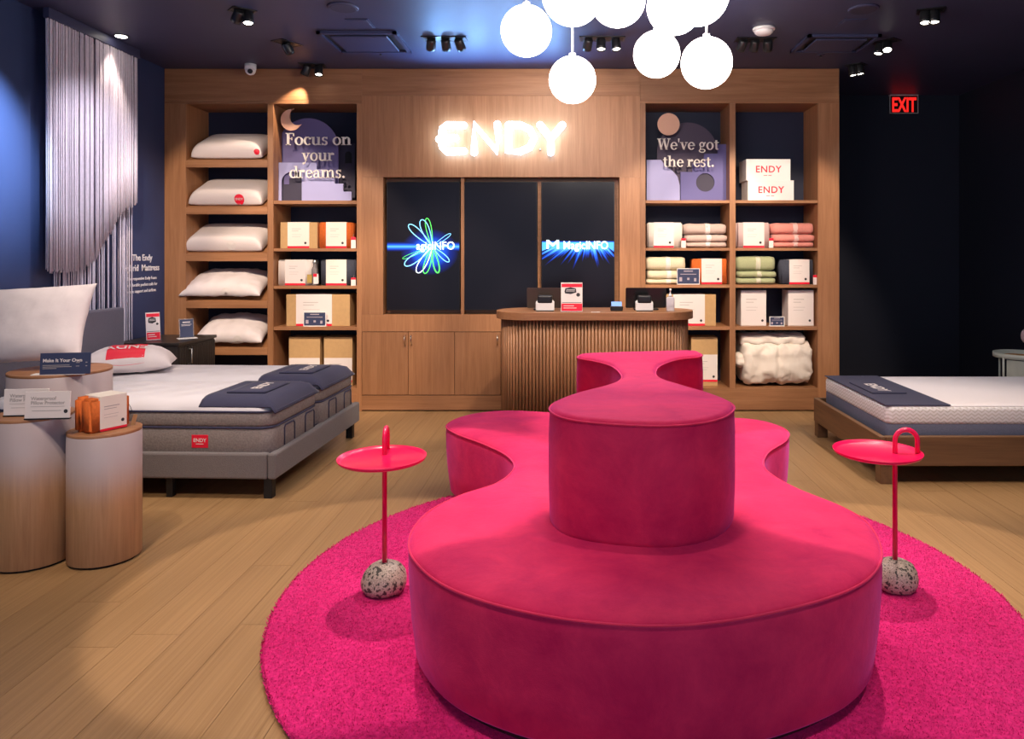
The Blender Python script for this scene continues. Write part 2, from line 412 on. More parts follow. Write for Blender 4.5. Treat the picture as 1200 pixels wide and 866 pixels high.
struct(box('ceiling', XL - 0.1, XR + 0.1, YN, YB + 0.1, CEIL, CEIL + 0.1, NAVYC), 'dark navy painted ceiling with recessed spotlights', 'ceiling')
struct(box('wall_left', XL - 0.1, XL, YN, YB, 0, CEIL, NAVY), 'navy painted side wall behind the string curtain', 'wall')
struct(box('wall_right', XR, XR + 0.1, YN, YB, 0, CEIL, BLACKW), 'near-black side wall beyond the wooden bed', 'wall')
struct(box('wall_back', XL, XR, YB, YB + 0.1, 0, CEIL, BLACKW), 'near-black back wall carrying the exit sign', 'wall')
bb = struct(box('baseboard_back', 2.52, XR, YB - 0.015, YB, 0, 0.12, BLACKW), 'dark baseboard along the back wall', 'baseboard')
# lettering on the left wall (read from the room)
wl = thing('wall_lettering', 'white lettering on the navy wall beside the string curtain', 'lettering', (XL + 0.002, 6.40, 0))
WT = plain('white_vinyl', (0.75, 0.72, 0.74), 0.6)
for s, sz, z, bo in (('The Endy', 0.078, 1.405, 0.001),  ('The responsive Endy Foam', 0.040, 1.235, 0),
                     ('and durable pocket coils for', 0.040, 1.180, 0), ('more support and airflow.', 0.040, 1.125, 0)):
    text('lettering', s, sz, WT, wl, (0, 0.0, z), (PI/2, 0, PI/2), ext=0.0015, bold=bo, align='CENTER')

for s, y_ in (('Hybrid', -0.165), ('Mattress', 0.125)): text('lettering', s, 0.078, WT, wl, (0, y_, 1.315), (PI/2, 0, PI/2), ext=0.0015, bold=0.001, align='CENTER')
# ------------------------------------------------------------------ wood wall unit
def ux(px): return X(px, YF)
def uz(py): return Z(py, YF)
UTOP = CEIL - 0.004
def shelving(name, label, xl, xr, stile_l, stile_r, bays, divs, ytop, ybot, shelves, slope):
    """bays: list of (x0,x1); shelves: list per bay of (ytop_px, ybot_px); one wooden case, open bays"""
    t = thing(name, label, 'shelving', (0, YF, 0))
    D = 0.44
    box('fascia', xl, xr, 0, D, uz(118), UTOP, OAKH, t, 0.002)
    box('header_rail', xl, xr, 0, D, ytop, uz(118) - 0.0015, OAKH, t, 0.001)
    box('stile', xl, stile_l, 0, D, 0.0, ytop - 0.001, OAK, t, 0.001)
    box('stile', stile_r, xr, 0, D, 0.0, ytop - 0.001, OAK, t, 0.001)
    for a, b in divs: box('divider', a, b, 0, D, ybot, ytop - 0.001, OAK, t, 0.001)
    box('back_panel', stile_l, stile_r, D - 0.02, D, ybot, ytop - 0.001, NAVYP, t)
    box('plinth', stile_l + 0.0005, stile_r - 0.0005, 0, D, 0.012, ybot, OAKH, t, 0.001)
    for bi, (a, b) in enumerate(bays):
        for (p0, p1) in shelves[bi]:
            if slope[bi]:
                z1, z0 = uz(p0), uz(p1); th = 0.028; rise = 0.185
                bm = bmesh.new()
                pr = [(0.0, z0), (0.0, z1), (0.02, z1), (D - 0.021, z1 + rise), (D - 0.021, z1 + rise - th), (0.03, z1 - th), (0.02, z0)]
                A = [bm.verts.new((a + 0.0008, y, z)) for y, z in pr]; B = [bm.verts.new((b - 0.0008, y, z)) for y, z in pr]
                bm.faces.new(A); bm.faces.new(B[::-1])
                for i in range(len(pr)): j = (i + 1) % len(pr); bm.faces.new((A[j], A[i], B[i], B[j]))
                obj('shelf', bm_me('shelf', bm), OAKH, t)
            else:
                box('shelf', a + 0.0008, b - 0.0008, 0.004, D - 0.021, uz(p1), uz(p0), OAKH, t, 0.001)
    return t
SH1 = [(187.5, 196), (242.5, 251), (297, 306), (353, 361), (408, 416)]
SH2 = [(235, 239), (291, 294.5), (335, 338.5), (383, 387)]
SHR = [(234.6, 238), (290.5, 293.8), (333.7, 337.3), (382.8, 386.8)]
YBOT = uz(455)
left_unit = shelving('shelving_unit', 'tall oak wall shelving with sloped pillow shelves beside the string curtain', XL + 0.002, ux(424) - 0.001,
                     ux(218), ux(418), [(ux(218), ux(313.5)), (ux(320.3), ux(418))], [(ux(313.5), ux(320.3))], uz(121.5), YBOT, [SH1, SH2], [True, False])
right_unit = shelving('shelving_unit', 'tall oak wall shelving holding folded blankets and a rolled duvet', ux(750) + 0.001, ux(983.5),
                      ux(756.5), ux(958.5), [(ux(756.5), ux(855)), (ux(862), ux(958.5))], [(ux(855), ux(862))], uz(121), YBOT, [SHR, SHR], [False, False])
# outer trim seam of the right unit
# central media wall
mc = thing('media_cabinet', 'oak media wall with recessed screens and cupboard doors below', 'cabinet', (0, YF, 0))
cx0, cx1 = ux(424), ux(750); rx0, rx1 = ux(449), ux(726); rz1, rz0 = uz(207.5), uz(368.5)
box('fascia', cx0, cx1, 0, 0.44, uz(112), UTOP, OAKH, mc, 0.002)
box('upper_panel', cx0, cx1, 0, 0.44, rz1, uz(112) - 0.0015, OAK, mc)
box('side_panel', cx0, rx0, 0, 0.44, rz0, rz1 - 0.001, OAK, mc)
box('side_panel', rx1, cx1, 0, 0.44, rz0, rz1 - 0.001, OAK, mc)
box('recess_back', rx0, rx1, 0.13, 0.15, rz0, rz1 - 0.001, OAKH, mc)
box('mullion', ux(539.6), ux(543.4), 0.03, 0.13, rz0, rz1 - 0.001, OAK, mc)
box('lower_rail', cx0, cx1, 0, 0.44, uz(388.6), rz0 - 0.001, OAK, mc, 0.001)
box('carcass', cx0 + 0.002, cx1 - 0.002, 0.024, 0.44, uz(463), uz(389), DARK, mc)
box('plinth', cx0, cx1, 0, 0.44, 0.012, uz(463.6), OAKH, mc, 0.001)
HM = plain('nickel_pull', (0.75, 0.66, 0.55), 0.25, metal=1.0)
dw = (cx1 - cx0) / 6
for i in range(6):
    a = cx0 + i * dw
    d = box('door', a + 0.002, a + dw - 0.002, 0.001, 0.022, uz(463) + 0.002, uz(389) - 0.002, OAK, mc, 0.0015)
    hx = a + dw - 0.03 if i % 2 == 0 else a + 0.03
    tube('handle', [(hx, 0.001, uz(393)), (hx, -0.022, uz(393.4)), (hx, -0.026, uz(398)), (hx, -0.022, uz(403.6)), (hx, 0.001, uz(404))], 0.006, HM, d, 8)

# ------------------------------------------------------------------ screens
SCR = plain('dark_glass_screen', (0.010, 0.009, 0.014), 0.22, spec=0.22)
def glow_screen(kind):
    m, nt, b = nodes('lit_screen_' + kind); N = nt.nodes.new; L = nt.links.new
    setp(b, Base_Color=(0.010, 0.009, 0.014, 1), Roughness=0.22); b.inputs['Specular IOR Level'].default_value = 0.22
    tc = N('ShaderNodeTexCoord'); sp = N('ShaderNodeSeparateXYZ'); L(tc.outputs['Object'], sp.inputs[0])
    def M(op, *a):
        n = N('ShaderNodeMath'); n.operation = op
        for i, q in enumerate(a):
            if isinstance(q, (int, float)): n.inputs[i].default_value = q
            else: L(q, n.inputs[i])
        return n.outputs[0]
    x, z = sp.outputs[0], sp.outputs[2]
    if kind == 'rays':            # blue rays fanning down from the lettering
        ox, oz = 0.10, 0.16
        an = M('DIVIDE', M('SUBTRACT', x, ox), M('SUBTRACT', oz, z))
        cb = N('ShaderNodeCombineXYZ'); L(M('MULTIPLY', an, 6.0), cb.inputs[0])
        nz = N('ShaderNodeTexNoise'); nz.inputs['Scale'].default_value = 1.0; nz.inputs['Detail'].default_value = 2; L(cb.outputs[0], nz.inputs['Vector'])
        rl = M('MULTIPLY', M('MAXIMUM', M('SUBTRACT', nz.outputs['Fac'], 0.33), 0.0), 0.62)          # ray length
        reach = M('SUBTRACT', 1.0, M('DIVIDE', M('MULTIPLY', M('MAXIMUM', M('MULTIPLY', z, -1.0), 0.0), 1.0), M('ADD', rl, 0.004)))
        up = M('SUBTRACT', 1.0, M('DIVIDE', M('MAXIMUM', M('SUBTRACT', z, 0.035), 0.0), 0.02))
        fac = M('MULTIPLY', M('MAXIMUM', reach, 0.0), M('MAXIMUM', up, 0.0))
    else:                          # streak from the left plus a soft burst
        st = M('MULTIPLY', M('MAXIMUM', M('SUBTRACT', 1.0, M('DIVIDE', M('ABSOLUTE', M('SUBTRACT', z, 0.0)), 0.045)), 0.0), 0.8)
        rr = M('SQRT', M('ADD', M('POWER', M('SUBTRACT', x, 0.06), 2.0), M('POWER', M('MULTIPLY', M('ADD', z, 0.05), 1.25), 2.0)))
        bu = M('MAXIMUM', M('SUBTRACT', 0.85, M('DIVIDE', rr, 0.32)), 0.0)
        fac = M('MAXIMUM', st, bu)
    cr = N('ShaderNodeValToRGB'); e = cr.color_ramp.elements; e[0].color = (0, 0, 0, 1); e[1].color = (0.10, 0.50, 1, 1)
    q = e.new(0.25); q.color = (0.0, 0.012, 0.18, 1); q = e.new(0.55); q.color = (0.01, 0.12, 0.95, 1); q = e.new(0.8); q.color = (0.12, 0.5, 1, 1)
    L(fac, cr.inputs[0]); L(cr.outputs[0], b.inputs['Emission Color']); b.inputs['Emission Strength'].default_value = 1.3
    return m
GL_W = emis('screen_white', (0.80, 0.95, 1.0), 1.6); GL_C = emis('screen_cyan', (0.20, 0.60, 1.0), 1.5); GL_G = emis('screen_green', (0.10, 0.85, 0.12), 1.1)
tvs = [(453, 539, 'left wall screen showing blue and green light loops', 'loops'), (544, 629.7, 'blank dark middle wall screen above the cupboards', None),
       (634.3, 720.3, 'right wall screen showing glowing lettering over blue rays', 'rays')]
for a, b_, lab, kd in tvs:
    Yt = YF + 0.035; x0, x1 = X(a, Yt), X(b_, Yt); z1, z0 = Z(213, Yt), Z(363.8, Yt); xc, zc = (x0 + x1) / 2, Z(289, Yt)
    t = thing('wall_screen', lab, 'screen', (xc, Yt, zc), group='portrait screens in the media wall')
    w2 = (x1 - x0) / 2
    box('bezel', -w2, w2, 0.0, 0.09, z0 - zc, z1 - zc, DARK, t, 0.003)
    s = box('display', -w2 + 0.007, w2 - 0.007, -0.0015, 0.0, z0 - zc + 0.01, z1 - zc - 0.007, SCR if kd is None else glow_screen(kd), t)
    if kd == 'rays':
        text('lettering', 'MagicINFO', 0.105, GL_W, s, (0.072, -0.0018, -0.022), ext=0.0005, bold=0.0014, align='CENTER', sx=0.88)
        bx = -0.295
        plate('emblem', [(bx, -0.02), (bx, 0.062), (bx + 0.022, 0.062), (bx + 0.060, 0.028), (bx + 0.098, 0.062), (bx + 0.118, 0.062), (bx + 0.118, -0.02), (bx + 0.098, -0.02),
                         (bx + 0.098, 0.032), (bx + 0.060, 0.0), (bx + 0.022, 0.032), (bx + 0.022, -0.02)], -0.0026, -0.0016, GL_W, s)
    if kd == 'loops':
        text('lettering', 'agicINFO', 0.105, GL_W, s, (0.115, -0.0018, -0.026), ext=0.0005, bold=0.0014, align='CENTER', sx=0.9)
        def loop(cx, cz, L_, wd, ang, mat, r):
            pts = []
            for i in range(40):
                u = 2 * PI * i / 40; q = L_ * (0.5 - 0.5 * math.cos(u)); p = wd * math.sin(u) * (0.3 + 0.7 * (0.5 - 0.5 * math.cos(u)))
                pts.append((cx + q * math.cos(ang) - p * math.sin(ang), -0.0022, cz + q * math.sin(ang) + p * math.cos(ang)))
            v, f = tube_geo(pts, r, 4, True); v = [(p[0], -0.0018 + (p[1] + 0.0022) * 0.1, p[2]) for p in v]
            obj('light_loop', me_from('light_loop', v, f), mat, s)
        for L_, wd, an, mt, r in ((0.30, 0.045, 137, GL_C, 0.004), (0.27, 0.05, 112, GL_C, 0.004), (0.27, 0.035, 101, GL_G, 0.0035), (0.21, 0.02, 35, GL_C, 0.0025),
                                  (0.31, 0.05, 214, GL_C, 0.0045), (0.28, 0.05, 240, GL_W, 0.004), (0.26, 0.04, 254, GL_G, 0.0045), (0.25, 0.035, 282, GL_G, 0.006),
                                  (0.21, 0.03, 318, GL_C, 0.004), (0.30, 0.02, 202, GL_G, 0.0018)):
            loop(0.085, 0.0, L_, wd, math.radians(an), mt, r)

# ------------------------------------------------------------------ illuminated ENDY sign on the wood
sg = thing('illuminated_sign', 'glowing white illuminated brand sign on the oak panel above the screens', 'sign', (0, YF, 0))
S0 = YF
def sp_(x, y): return (X(x, YF - 0.05), Z(y, YF - 0.05))
r_ = 0.033
def stroke(pts):
    v, f = [], []
    P = [(*sp_(x, y),) for x, y in pts]
    tube_geo([(p[0], -0.07, p[1]) for p in P], r_, 10, False, v, f)
    bm = bmesh.new()
    vv = [bm.verts.new(q) for q in v]
    for q in f: bm.faces.new([vv[i] for i in q])
    for p in (P[0], P[-1]):
        bmesh.ops.create_icosphere(bm, subdivisions=2, radius=r_, matrix=Matrix.Translation((p[0], -0.07, p[1])))
    return bm_me('stroke', bm, True)
LET = {'letter_e': [[(544, 147.5), (524, 147), (519, 151), (518, 162), (519, 173), (524, 178), (544, 177.5)], [(515, 163.5), (534, 162)]],
       'letter_n': [[(556, 179), (556, 146), (583, 178), (583, 146)]],
       'letter_d': [[(596, 147), (610, 147), (621, 152), (626, 162.5), (621, 173), (610, 178), (596, 178), (596, 147)]],
       'letter_y': [[(633, 147), (645.5, 163)], [(659, 147), (645.5, 163), (645.5, 179)]]}
for nm, sts in LET.items():
    bm = bmesh.new()
    for st in sts:
        m_ = stroke(st); bm.from_mesh(m_); bpy.data.meshes.remove(m_)
    o = obj(nm, bm_me(nm, bm, True), NEON, sg)
    px = sum(p[0] for p in sts[0]) / len(sts[0])
    for yy in (150, 175):
        q = sp_(sts[0][0][0], yy); tube('standoff', [(q[0], -0.05, q[1]), (q[0], 0.001, q[1])], 0.006, METAL, o, 6)

# added unseen blue spots at the sign, standing in for its ceiling spill
for sx_ in (520, 560, 600, 645): spot((X(sx_, YF), YF - 0.12, uz(136)), (X(sx_, YF), YF - 1.0, CEIL + 0.08), 24, 124, (0.20, 0.46, 1.0), 0.9, 0.03, 'ceiling_blue_fill')

# ------------------------------------------------------------------ desk
DZ, DYC, DD = 1.0, 6.0, 0.56
DX0, DX1 = X(582, 6.0), X(811.5, 6.0)
dk = thing('reception_desk', 'pill-shaped oak reception desk with vertical fluted front', 'desk', ((DX0 + DX1) / 2, DYC, 0))
hw = (DX1 - DX0) / 2
out = rrect(-hw, hw, -DD / 2, DD / 2, DD / 2 - 0.001, 14)
obj('countertop', layered_me('countertop', out, [(0.002, DZ - 0.062), (0, DZ - 0.060), (0, DZ - 0.003), (0.003, DZ)], False), OAKH, dk)
core = rrect(-hw + 0.062, hw - 0.062, -DD / 2 + 0.062, DD / 2 - 0.062, DD / 2 - 0.064, 14)
obj('core', layered_me('core', core, [(0, 0.0), (0, DZ - 0.062)], False), plain('brown_core', (0.16, 0.08, 0.035), 0.7), dk)
path = dense(rrect(-hw + 0.05, hw - 0.05, -DD / 2 + 0.05, DD / 2 - 0.05, DD / 2 - 0.052, 20), 0.005)
slat_me = layered_me('slat', [(0.0122 * math.cos(a), 0.0122 * math.sin(a)) for a in [2 * PI * i / 8 + PI / 8 for i in range(8)]], [(0, 0.004), (0, DZ - 0.063)], True)
slat_me.materials.append(OAK)
per = [0.0]
for i in range(len(path)): per.append(per[-1] + math.dist(path[i], path[(i + 1) % len(path)]))
ns = int(per[-1] / 0.0275); k = 0
for i in range(ns):
    s_ = per[-1] * i / ns
    while per[k + 1] < s_: k += 1
    p, q = path[k], path[(k + 1) % len(path)]; u = (s_ - per[k]) / max(1e-6, per[k + 1] - per[k])
    obj('slat', slat_me, None, dk, (p[0] + (q[0] - p[0]) * u, p[1] + (q[1] - p[1]) * u, 0))
# things on the desk
def tablet(label, pa, pb, yb, Yd, tilt, mat):
    x0, x1 = X(pa, Yd), X(pb, Yd); wd = (x1 - x0) / 2
    t = thing('tablet_register', label, 'tablet', ((x0 + x1) / 2, Yd, DZ), group='register tablets on the desk')
    h = 0.185
    bm = bmesh.new(); add_box(bm, -wd, wd, -0.006, 0.006, 0.015, h)
    bmesh.ops.bevel(bm, geom=bm.edges[:], offset=0.005, segments=2, affect='EDGES')
    obj('housing', bm_me('housing', bm), mat, t, rot=(tilt, 0, 0))
    box('foot', -wd * 0.6, wd * 0.6, -0.05, 0.07, 0.0, 0.012, DARK, t, 0.003)
    tube('neck', [(0, 0.03, 0.01), (0, 0.0, 0.07)], 0.014, DARKM, t)
    return t
tablet('register tablet seen from behind, beside the red sign on the desk', 617.6, 658, 336, 6.02, 0.10, plain('bronze_back', (0.05, 0.035, 0.028), 0.3))
tablet('register tablet beside the hand sanitizer on the desk', 733, 780.5, 337, 6.02, 0.12, plain('black_glossy', (0.008, 0.008, 0.009), 0.25))
def reader(label, pa, pb, Yd):
    x0, x1 = X(pa, Yd), X(pb, Yd); wd = (x1 - x0) / 2
    t = thing('card_reader', label, 'card reader', ((x0 + x1) / 2, Yd, DZ), group='card readers on the desk')
    poly = [(-0.03, 0.0), (0.05, 0.0), (0.05, 0.085), (0.03, 0.085), (-0.03, 0.072)]
    bm = bmesh.new(); A = [bm.verts.new((-wd, y, z)) for y, z in poly]; B = [bm.verts.new((wd, y, z)) for y, z in poly]
    bm.faces.new(A); bm.faces.new(B[::-1])
    for i in range(5): j = (i + 1) % 5; bm.faces.new((A[j], A[i], B[i], B[j]))
    bmesh.ops.bevel(bm, geom=bm.edges[:], offset=0.008, segments=2, affect='EDGES')
    obj('dock', bm_me('dock', bm), WHITEP, t)
    box('terminal', -wd * 0.80, wd * 0.80, -0.034, 0.048, 0.066, 0.128, DARK, t, 0.012, 2)
    box('base_pad', -wd * 0.95, wd * 0.95, -0.036, 0.054, 0.0, 0.006, DARK, t)
reader('white card reader in front of the tablet beside the red sign', 628, 649.5, 5.88)
reader('white card reader in front of the tablet beside the sanitizer', 745, 765, 5.88)
def promo(name, label, cat, loc, rz, w_, h_, tilt=0.12, base=True):
    """red-and-white promotional card in a clear stand"""
    t = thing(name, label, cat, loc, rz)
    r = (-tilt, 0, 0)
    def cbox(n, *a):
        o = box(n, *a); o.parent = t; o.rotation_euler = r; return o
    cbox('card', -w_/2, w_/2, 0, 0.004, 0.004, h_, WHITE)
    cbox('header_band', -w_/2 + 0.004, w_/2 - 0.002, -0.0008, 0, h_ * 0.84, h_ * 0.96, RED)
    cbox('footer_band', -w_/2 + 0.004, w_/2 - 0.002, -0.0008, 0, h_ * 0.03, h_ * 0.28, RED)
    o = plate('badge', [(-w_*0.34, h_*0.70), (-w_*0.30, h_*0.80), (-w_*0.05, h_*0.84), (w_*0.20, h_*0.79), (w_*0.22, h_*0.66), (-w_*0.05, h_*0.60), (-w_*0.32, h_*0.63)], -0.0012, 0, INKD, t); o.rotation_euler = r
    bmx = bmesh.new(); bmesh.ops.create_circle(bmx, cap_ends=True, radius=w_ * 0.09, segments=16, matrix=Matrix.Translation((w_ * 0.3, -0.001, h_ * 0.58)) @ Matrix.Rotation(PI/2, 4, 'X'))
    obj('seal', bm_me('seal', bmx), INKD, t, rot=r)
    cbox('rule', -w_*0.45, w_*0.45, -0.0008, 0, h_ * 0.31, h_ * 0.325, INKD)
    bars('print', [(-w_*0.38, w_*0.10, h_*0.19, h_*0.215), (-w_*0.38, w_*0.22, h_*0.12, h_*0.14), (-w_*0.27, w_*0.14, h_*0.70, h_*0.715), (-w_*0.25, w_*0.15, h_*0.745, h_*0.76)], -0.0012, WHITE, t).rotation_euler = r
    if base: box('stand', -w_/2, w_/2, -0.02, 0.06, 0, 0.004, ACRYL, t)
    return t
promo('promotional_card', 'red and white promotional card standing on the reception desk', 'sign', (X(670, 5.80), 5.80, DZ), 0, 0.172, 0.235)
t = thing('payment_terminal', 'small dark terminal with glowing blue display on the desk', 'terminal', (X(722.5, 5.9), 5.9, DZ))
box('body', -0.05, 0.05, -0.03, 0.04, 0, 0.04, DARK, t, 0.006)
o = box('display', -0.042, 0.042, -0.004, 0, 0.0, 0.042, emis('blue_display', (0.18, 0.38, 0.9), 0.7), t); o.location = (0, -0.006, 0.034); o.rotation_euler = (-0.35, 0, 0)
t = thing('hand_sanitizer', 'clear pump bottle of hand sanitizer at the end of the desk', 'bottle', (X(785.5, 5.88), 5.88, DZ))
obj('bottle', layered_me('bottle', rrect(-0.033, 0.033, -0.02, 0.02, 0.01), [(0.004, 0), (0, 0.004), (0, 0.105), (0.008, 0.115)]), plain('clear_gel', (0.80, 0.80, 0.90), 0.1, trans=0.5), t)
lathe('pump', [(0.013, 0.115), (0.013, 0.135), (0.005, 0.137), (0.005, 0.165), (0.009, 0.166), (0.009, 0.180), (0.003, 0.182)], WHITEP, t, n=14)
tube('nozzle', [(0, 0, 0.174), (-0.006, -0.022, 0.174)], 0.004, WHITEP, t, 6)
t = thing('paper_card', 'small white paper card lying on the desk', 'card', (X(698, 5.76), 5.77, DZ)); box('sheet', -0.035, 0.035, -0.025, 0.025, 0, 0.0015, WHITE, t)
box('print_block', -0.024, 0.01, -0.012, 0.012, 0.0015, 0.0019, INK, t)
# ------------------------------------------------------------------ round rug
RC, RR = (0.295, 3.19), 1.525
rug = thing('round_rug', 'round hot pink shag rug under the velvet sofa', 'rug', (RC[0], RC[1], 0))
circ = [(RR * math.cos(2*PI*i/96), RR * math.sin(2*PI*i/96)) for i in range(96)]
obj('backing', layered_me('backing', circ, [(0.004, 0.0), (0, 0.004), (0, 0.016), (0.01, 0.021)]), RUG, rug)
NB = 300000
rad = np.sqrt(rng.random(NB)) * (RR + 0.004); th = rng.random(NB) * 2 * PI
bx, by = rad * np.cos(th), rad * np.sin(th)
# clumped lean
la = 2 * PI * (0.5 + 0.5 * np.sin(bx * 31 + 3 * np.sin(by * 23)) * np.cos(by * 37 + 2 * np.sin(bx * 19))) + rng.normal(0, 1.8, NB)
ln = 0.004 + 0.008 * rng.random(NB); hh = 0.003 + 0.006 * rng.random(NB); wd = 0.0022 + 0.0016 * rng.random(NB)
co = np.zeros((NB, 3, 3), np.float32)
dx, dy = np.cos(la), np.sin(la)
co[:, 0, 0] = bx - dy * wd; co[:, 0, 1] = by + dx * wd; co[:, 0, 2] = 0.016
co[:, 1, 0] = bx + dy * wd; co[:, 1, 1] = by - dx * wd; co[:, 1, 2] = 0.016
co[:, 2, 0] = bx + dx * ln; co[:, 2, 1] = by + dy * ln; co[:, 2, 2] = 0.018 + hh
me = bpy.data.meshes.new('pile'); me.vertices.add(NB * 3); me.loops.add(NB * 3); me.polygons.add(NB)
me.vertices.foreach_set('co', co.ravel()); me.loops.foreach_set('vertex_index', np.arange(NB * 3, dtype=np.int32))
me.polygons.foreach_set('loop_start', np.arange(0, NB * 3, 3, dtype=np.int32)); me.update()
pile = obj('pile', me, RUG, rug); pile['kind'] = 'stuff'
RUGZ = 0.022

# ------------------------------------------------------------------ velvet sofa
SO = (0.26, 3.33)
seat_pts = [(0.26,1.98),(0.56,2.05),(0.86,2.207),(1.035,2.42),(1.115,2.70),(1.09,2.90),(0.965,3.168),(0.917,3.434),(1.0,3.70),(1.17,3.956),(1.24,4.18),(1.16,4.40),
            (0.93,4.49),(0.6,4.47),(0.26,4.50),(-0.1,4.62),(-0.44,4.68),(-0.665,4.55),(-0.745,4.31),(-0.66,4.11),(-0.471,3.876),(-0.33,3.66),(-0.275,3.45),(-0.33,3.22),
            (-0.47,3.05),(-0.565,2.86),(-0.585,2.62),(-0.52,2.40),(-0.35,2.185),(-0.06,2.03)]
bol_pts = [(0.26,2.453),(0.42,2.48),(0.55,2.59),(0.625,2.78),(0.59,2.96),(0.50,3.16),(0.43,3.33),(0.41,3.5),(0.455,3.75),(0.58,3.99),(0.715,4.09),(0.757,4.20),(0.705,4.31),
           (0.4,4.265),(0.11,4.20),(0.035,4.14),(0.040,4.04),(0.125,3.93),(0.205,3.76),(0.235,3.5),(0.215,3.33),(0.14,3.17),(0.0,2.98),(-0.085,2.78),(-0.055,2.61),(0.05,2.51)]
sofa = thing('lounge_sofa', 'large curved magenta velvet island sofa with raised centre backrest', 'sofa', (SO[0], SO[1], 0))
so = catmull([(x - SO[0], y - SO[1]) for x, y in seat_pts], 8)
bo = catmull([(x - SO[0], y - SO[1]) for x, y in bol_pts], 8)
obj('plinth', layered_me('plinth', so, [(0.075, RUGZ), (0.075, 0.075)], False), plain('dark_plinth', (0.05, 0.004, 0.012), 0.8), sofa)
SZ = 0.45
seat = obj('seat', layered_me('seat', so, [(0.05, 0.062), (0.034, 0.064), (0.026, 0.075), (0.010, 0.20), (0.002, 0.32), (0.0, 0.40), (0.002, SZ - 0.012), (0.006, SZ - 0.004),
                                          (0.014, SZ + 0.002), (0.03, SZ + 0.008), (0.06, SZ + 0.013), (0.10, SZ + 0.016)]), VELVET, sofa)
tube('piping', [(x, y, SZ - 0.006) for x, y in inset(so, 0.001)], 0.0045, VPIPE, seat, 6, True)
BZ = 0.885
back = obj('backrest', layered_me('backrest', bo, [(0.008, SZ + 0.005), (0.004, SZ + 0.03), (0.0, SZ + 0.15), (0.0, BZ - 0.10), (0.004, BZ - 0.014), (0.008, BZ - 0.004),
                                                  (0.014, BZ + 0.003), (0.02, BZ + 0.006), (0.028, BZ + 0.008)]), VELVET, sofa)
tube('piping', [(x, y, BZ - 0.007) for x, y in inset(bo, 0.003)], 0.004, VPIPE, back, 6, True)

# ------------------------------------------------------------------ side tables
def side_table(label, x, y, ang, zp, stem_off):
    t = thing('side_table', label, 'side table', (x, y, RUGZ), ang, group='pink side tables on stone feet')
    prof = [(0.060, 0.0), (0.082, 0.006), (0.095, 0.028), (0.096, 0.050), (0.088, 0.080), (0.070, 0.104), (0.045, 0.118), (0.015, 0.123)]
    me = lathe_me('stone_base', prof, 28)
    for v in me.vertices:
        n_ = noise.noise(v.co * 14) * 0.006; v.co += Vector((v.co.x, v.co.y, 0)).normalized() * n_ if v.co.xy.length > 1e-4 else Vector()
    obj('stone_base', me, GRANITE, t)
    zl = zp - RUGZ
    hp = [(0, 0, 0.10), (0, 0, zl - 0.05), (0, 0, zl + 0.048)]
    rb = 0.047
    for i in range(13):
        a = PI - PI * i / 12; hp.append((rb + rb * math.cos(a), 0, zl + 0.055 + 0.047 * math.sin(a)))
    hp += [(2 * rb, 0, zl + 0.048), (2 * rb, 0, zl + 0.001)]
    tube('stem', hp, 0.0105, PINKM, t, 12)
    c = -0.075
    tr = lathe('tray', [(0.001, -0.006), (0.165, -0.006), (0.178, 0.0), (0.1835, 0.012), (0.181, 0.0125), (0.174, 0.004), (0.163, 0.0), (0.001, 0.0)], PINKM, t, (c + 0.0, 0, zl), 56)
    return t
side_table('hot pink tray side table on a granite foot, nearer the grey upholstered bed', -0.800, 3.10, math.radians(97), 0.605, 0)
side_table('hot pink tray side table on a granite foot, nearer the wooden bed', 1.395, 3.13, math.radians(-4), 0.602, 0)

# ------------------------------------------------------------------ mattress helper
def mattress(label, L, W, zb, layers, crown, top_mat, loc, rz, group=None, pip=None, r=0.10):
    """layers: list of (height, material, name) bottom up; long side along local X, origin at the centre of the base"""
    t = thing('mattress', label, 'mattress', loc, rz, group)
    out = dense(rrect(-L/2, L/2, -W/2, W/2, r, 8), 0.12); z = 0
    for i, (h, mt, nm) in enumerate(layers):
        bl = 0.010
        obj(nm, layered_me(nm, out, [(0.03, z), (0.006, z + 0.004), (0, z + bl + 0.01), (0, z + h - bl - 0.01), (0.006, z + h - 0.002), (0.03, z + h)], convex=True), mt, t)
        if pip:
            tube('piping', [(x, y, z + h - 0.001) for x, y in inset(out, 0.004)], 0.007, pip, t, 6, True)
            if i == 0: tube('piping', [(x, y, z + 0.006) for x, y in inset(out, 0.006)], 0.007, pip, t, 6, True)
        z += h
    obj('quilted_top', layered_me('quilted_top', out, [(0.012, z - 0.012), (0.012, z), (0.022, z + crown * 0.35), (0.05, z + crown * 0.70), (0.09, z + crown * 0.92), (0.13, z + crown)], convex=True), top_mat, t)
    return t, z
def felt_pad(label, loc, rz, outline_fn, tagbox, group):
    t = thing('foot_mat', label, 'mat', loc, rz, group)
    return t
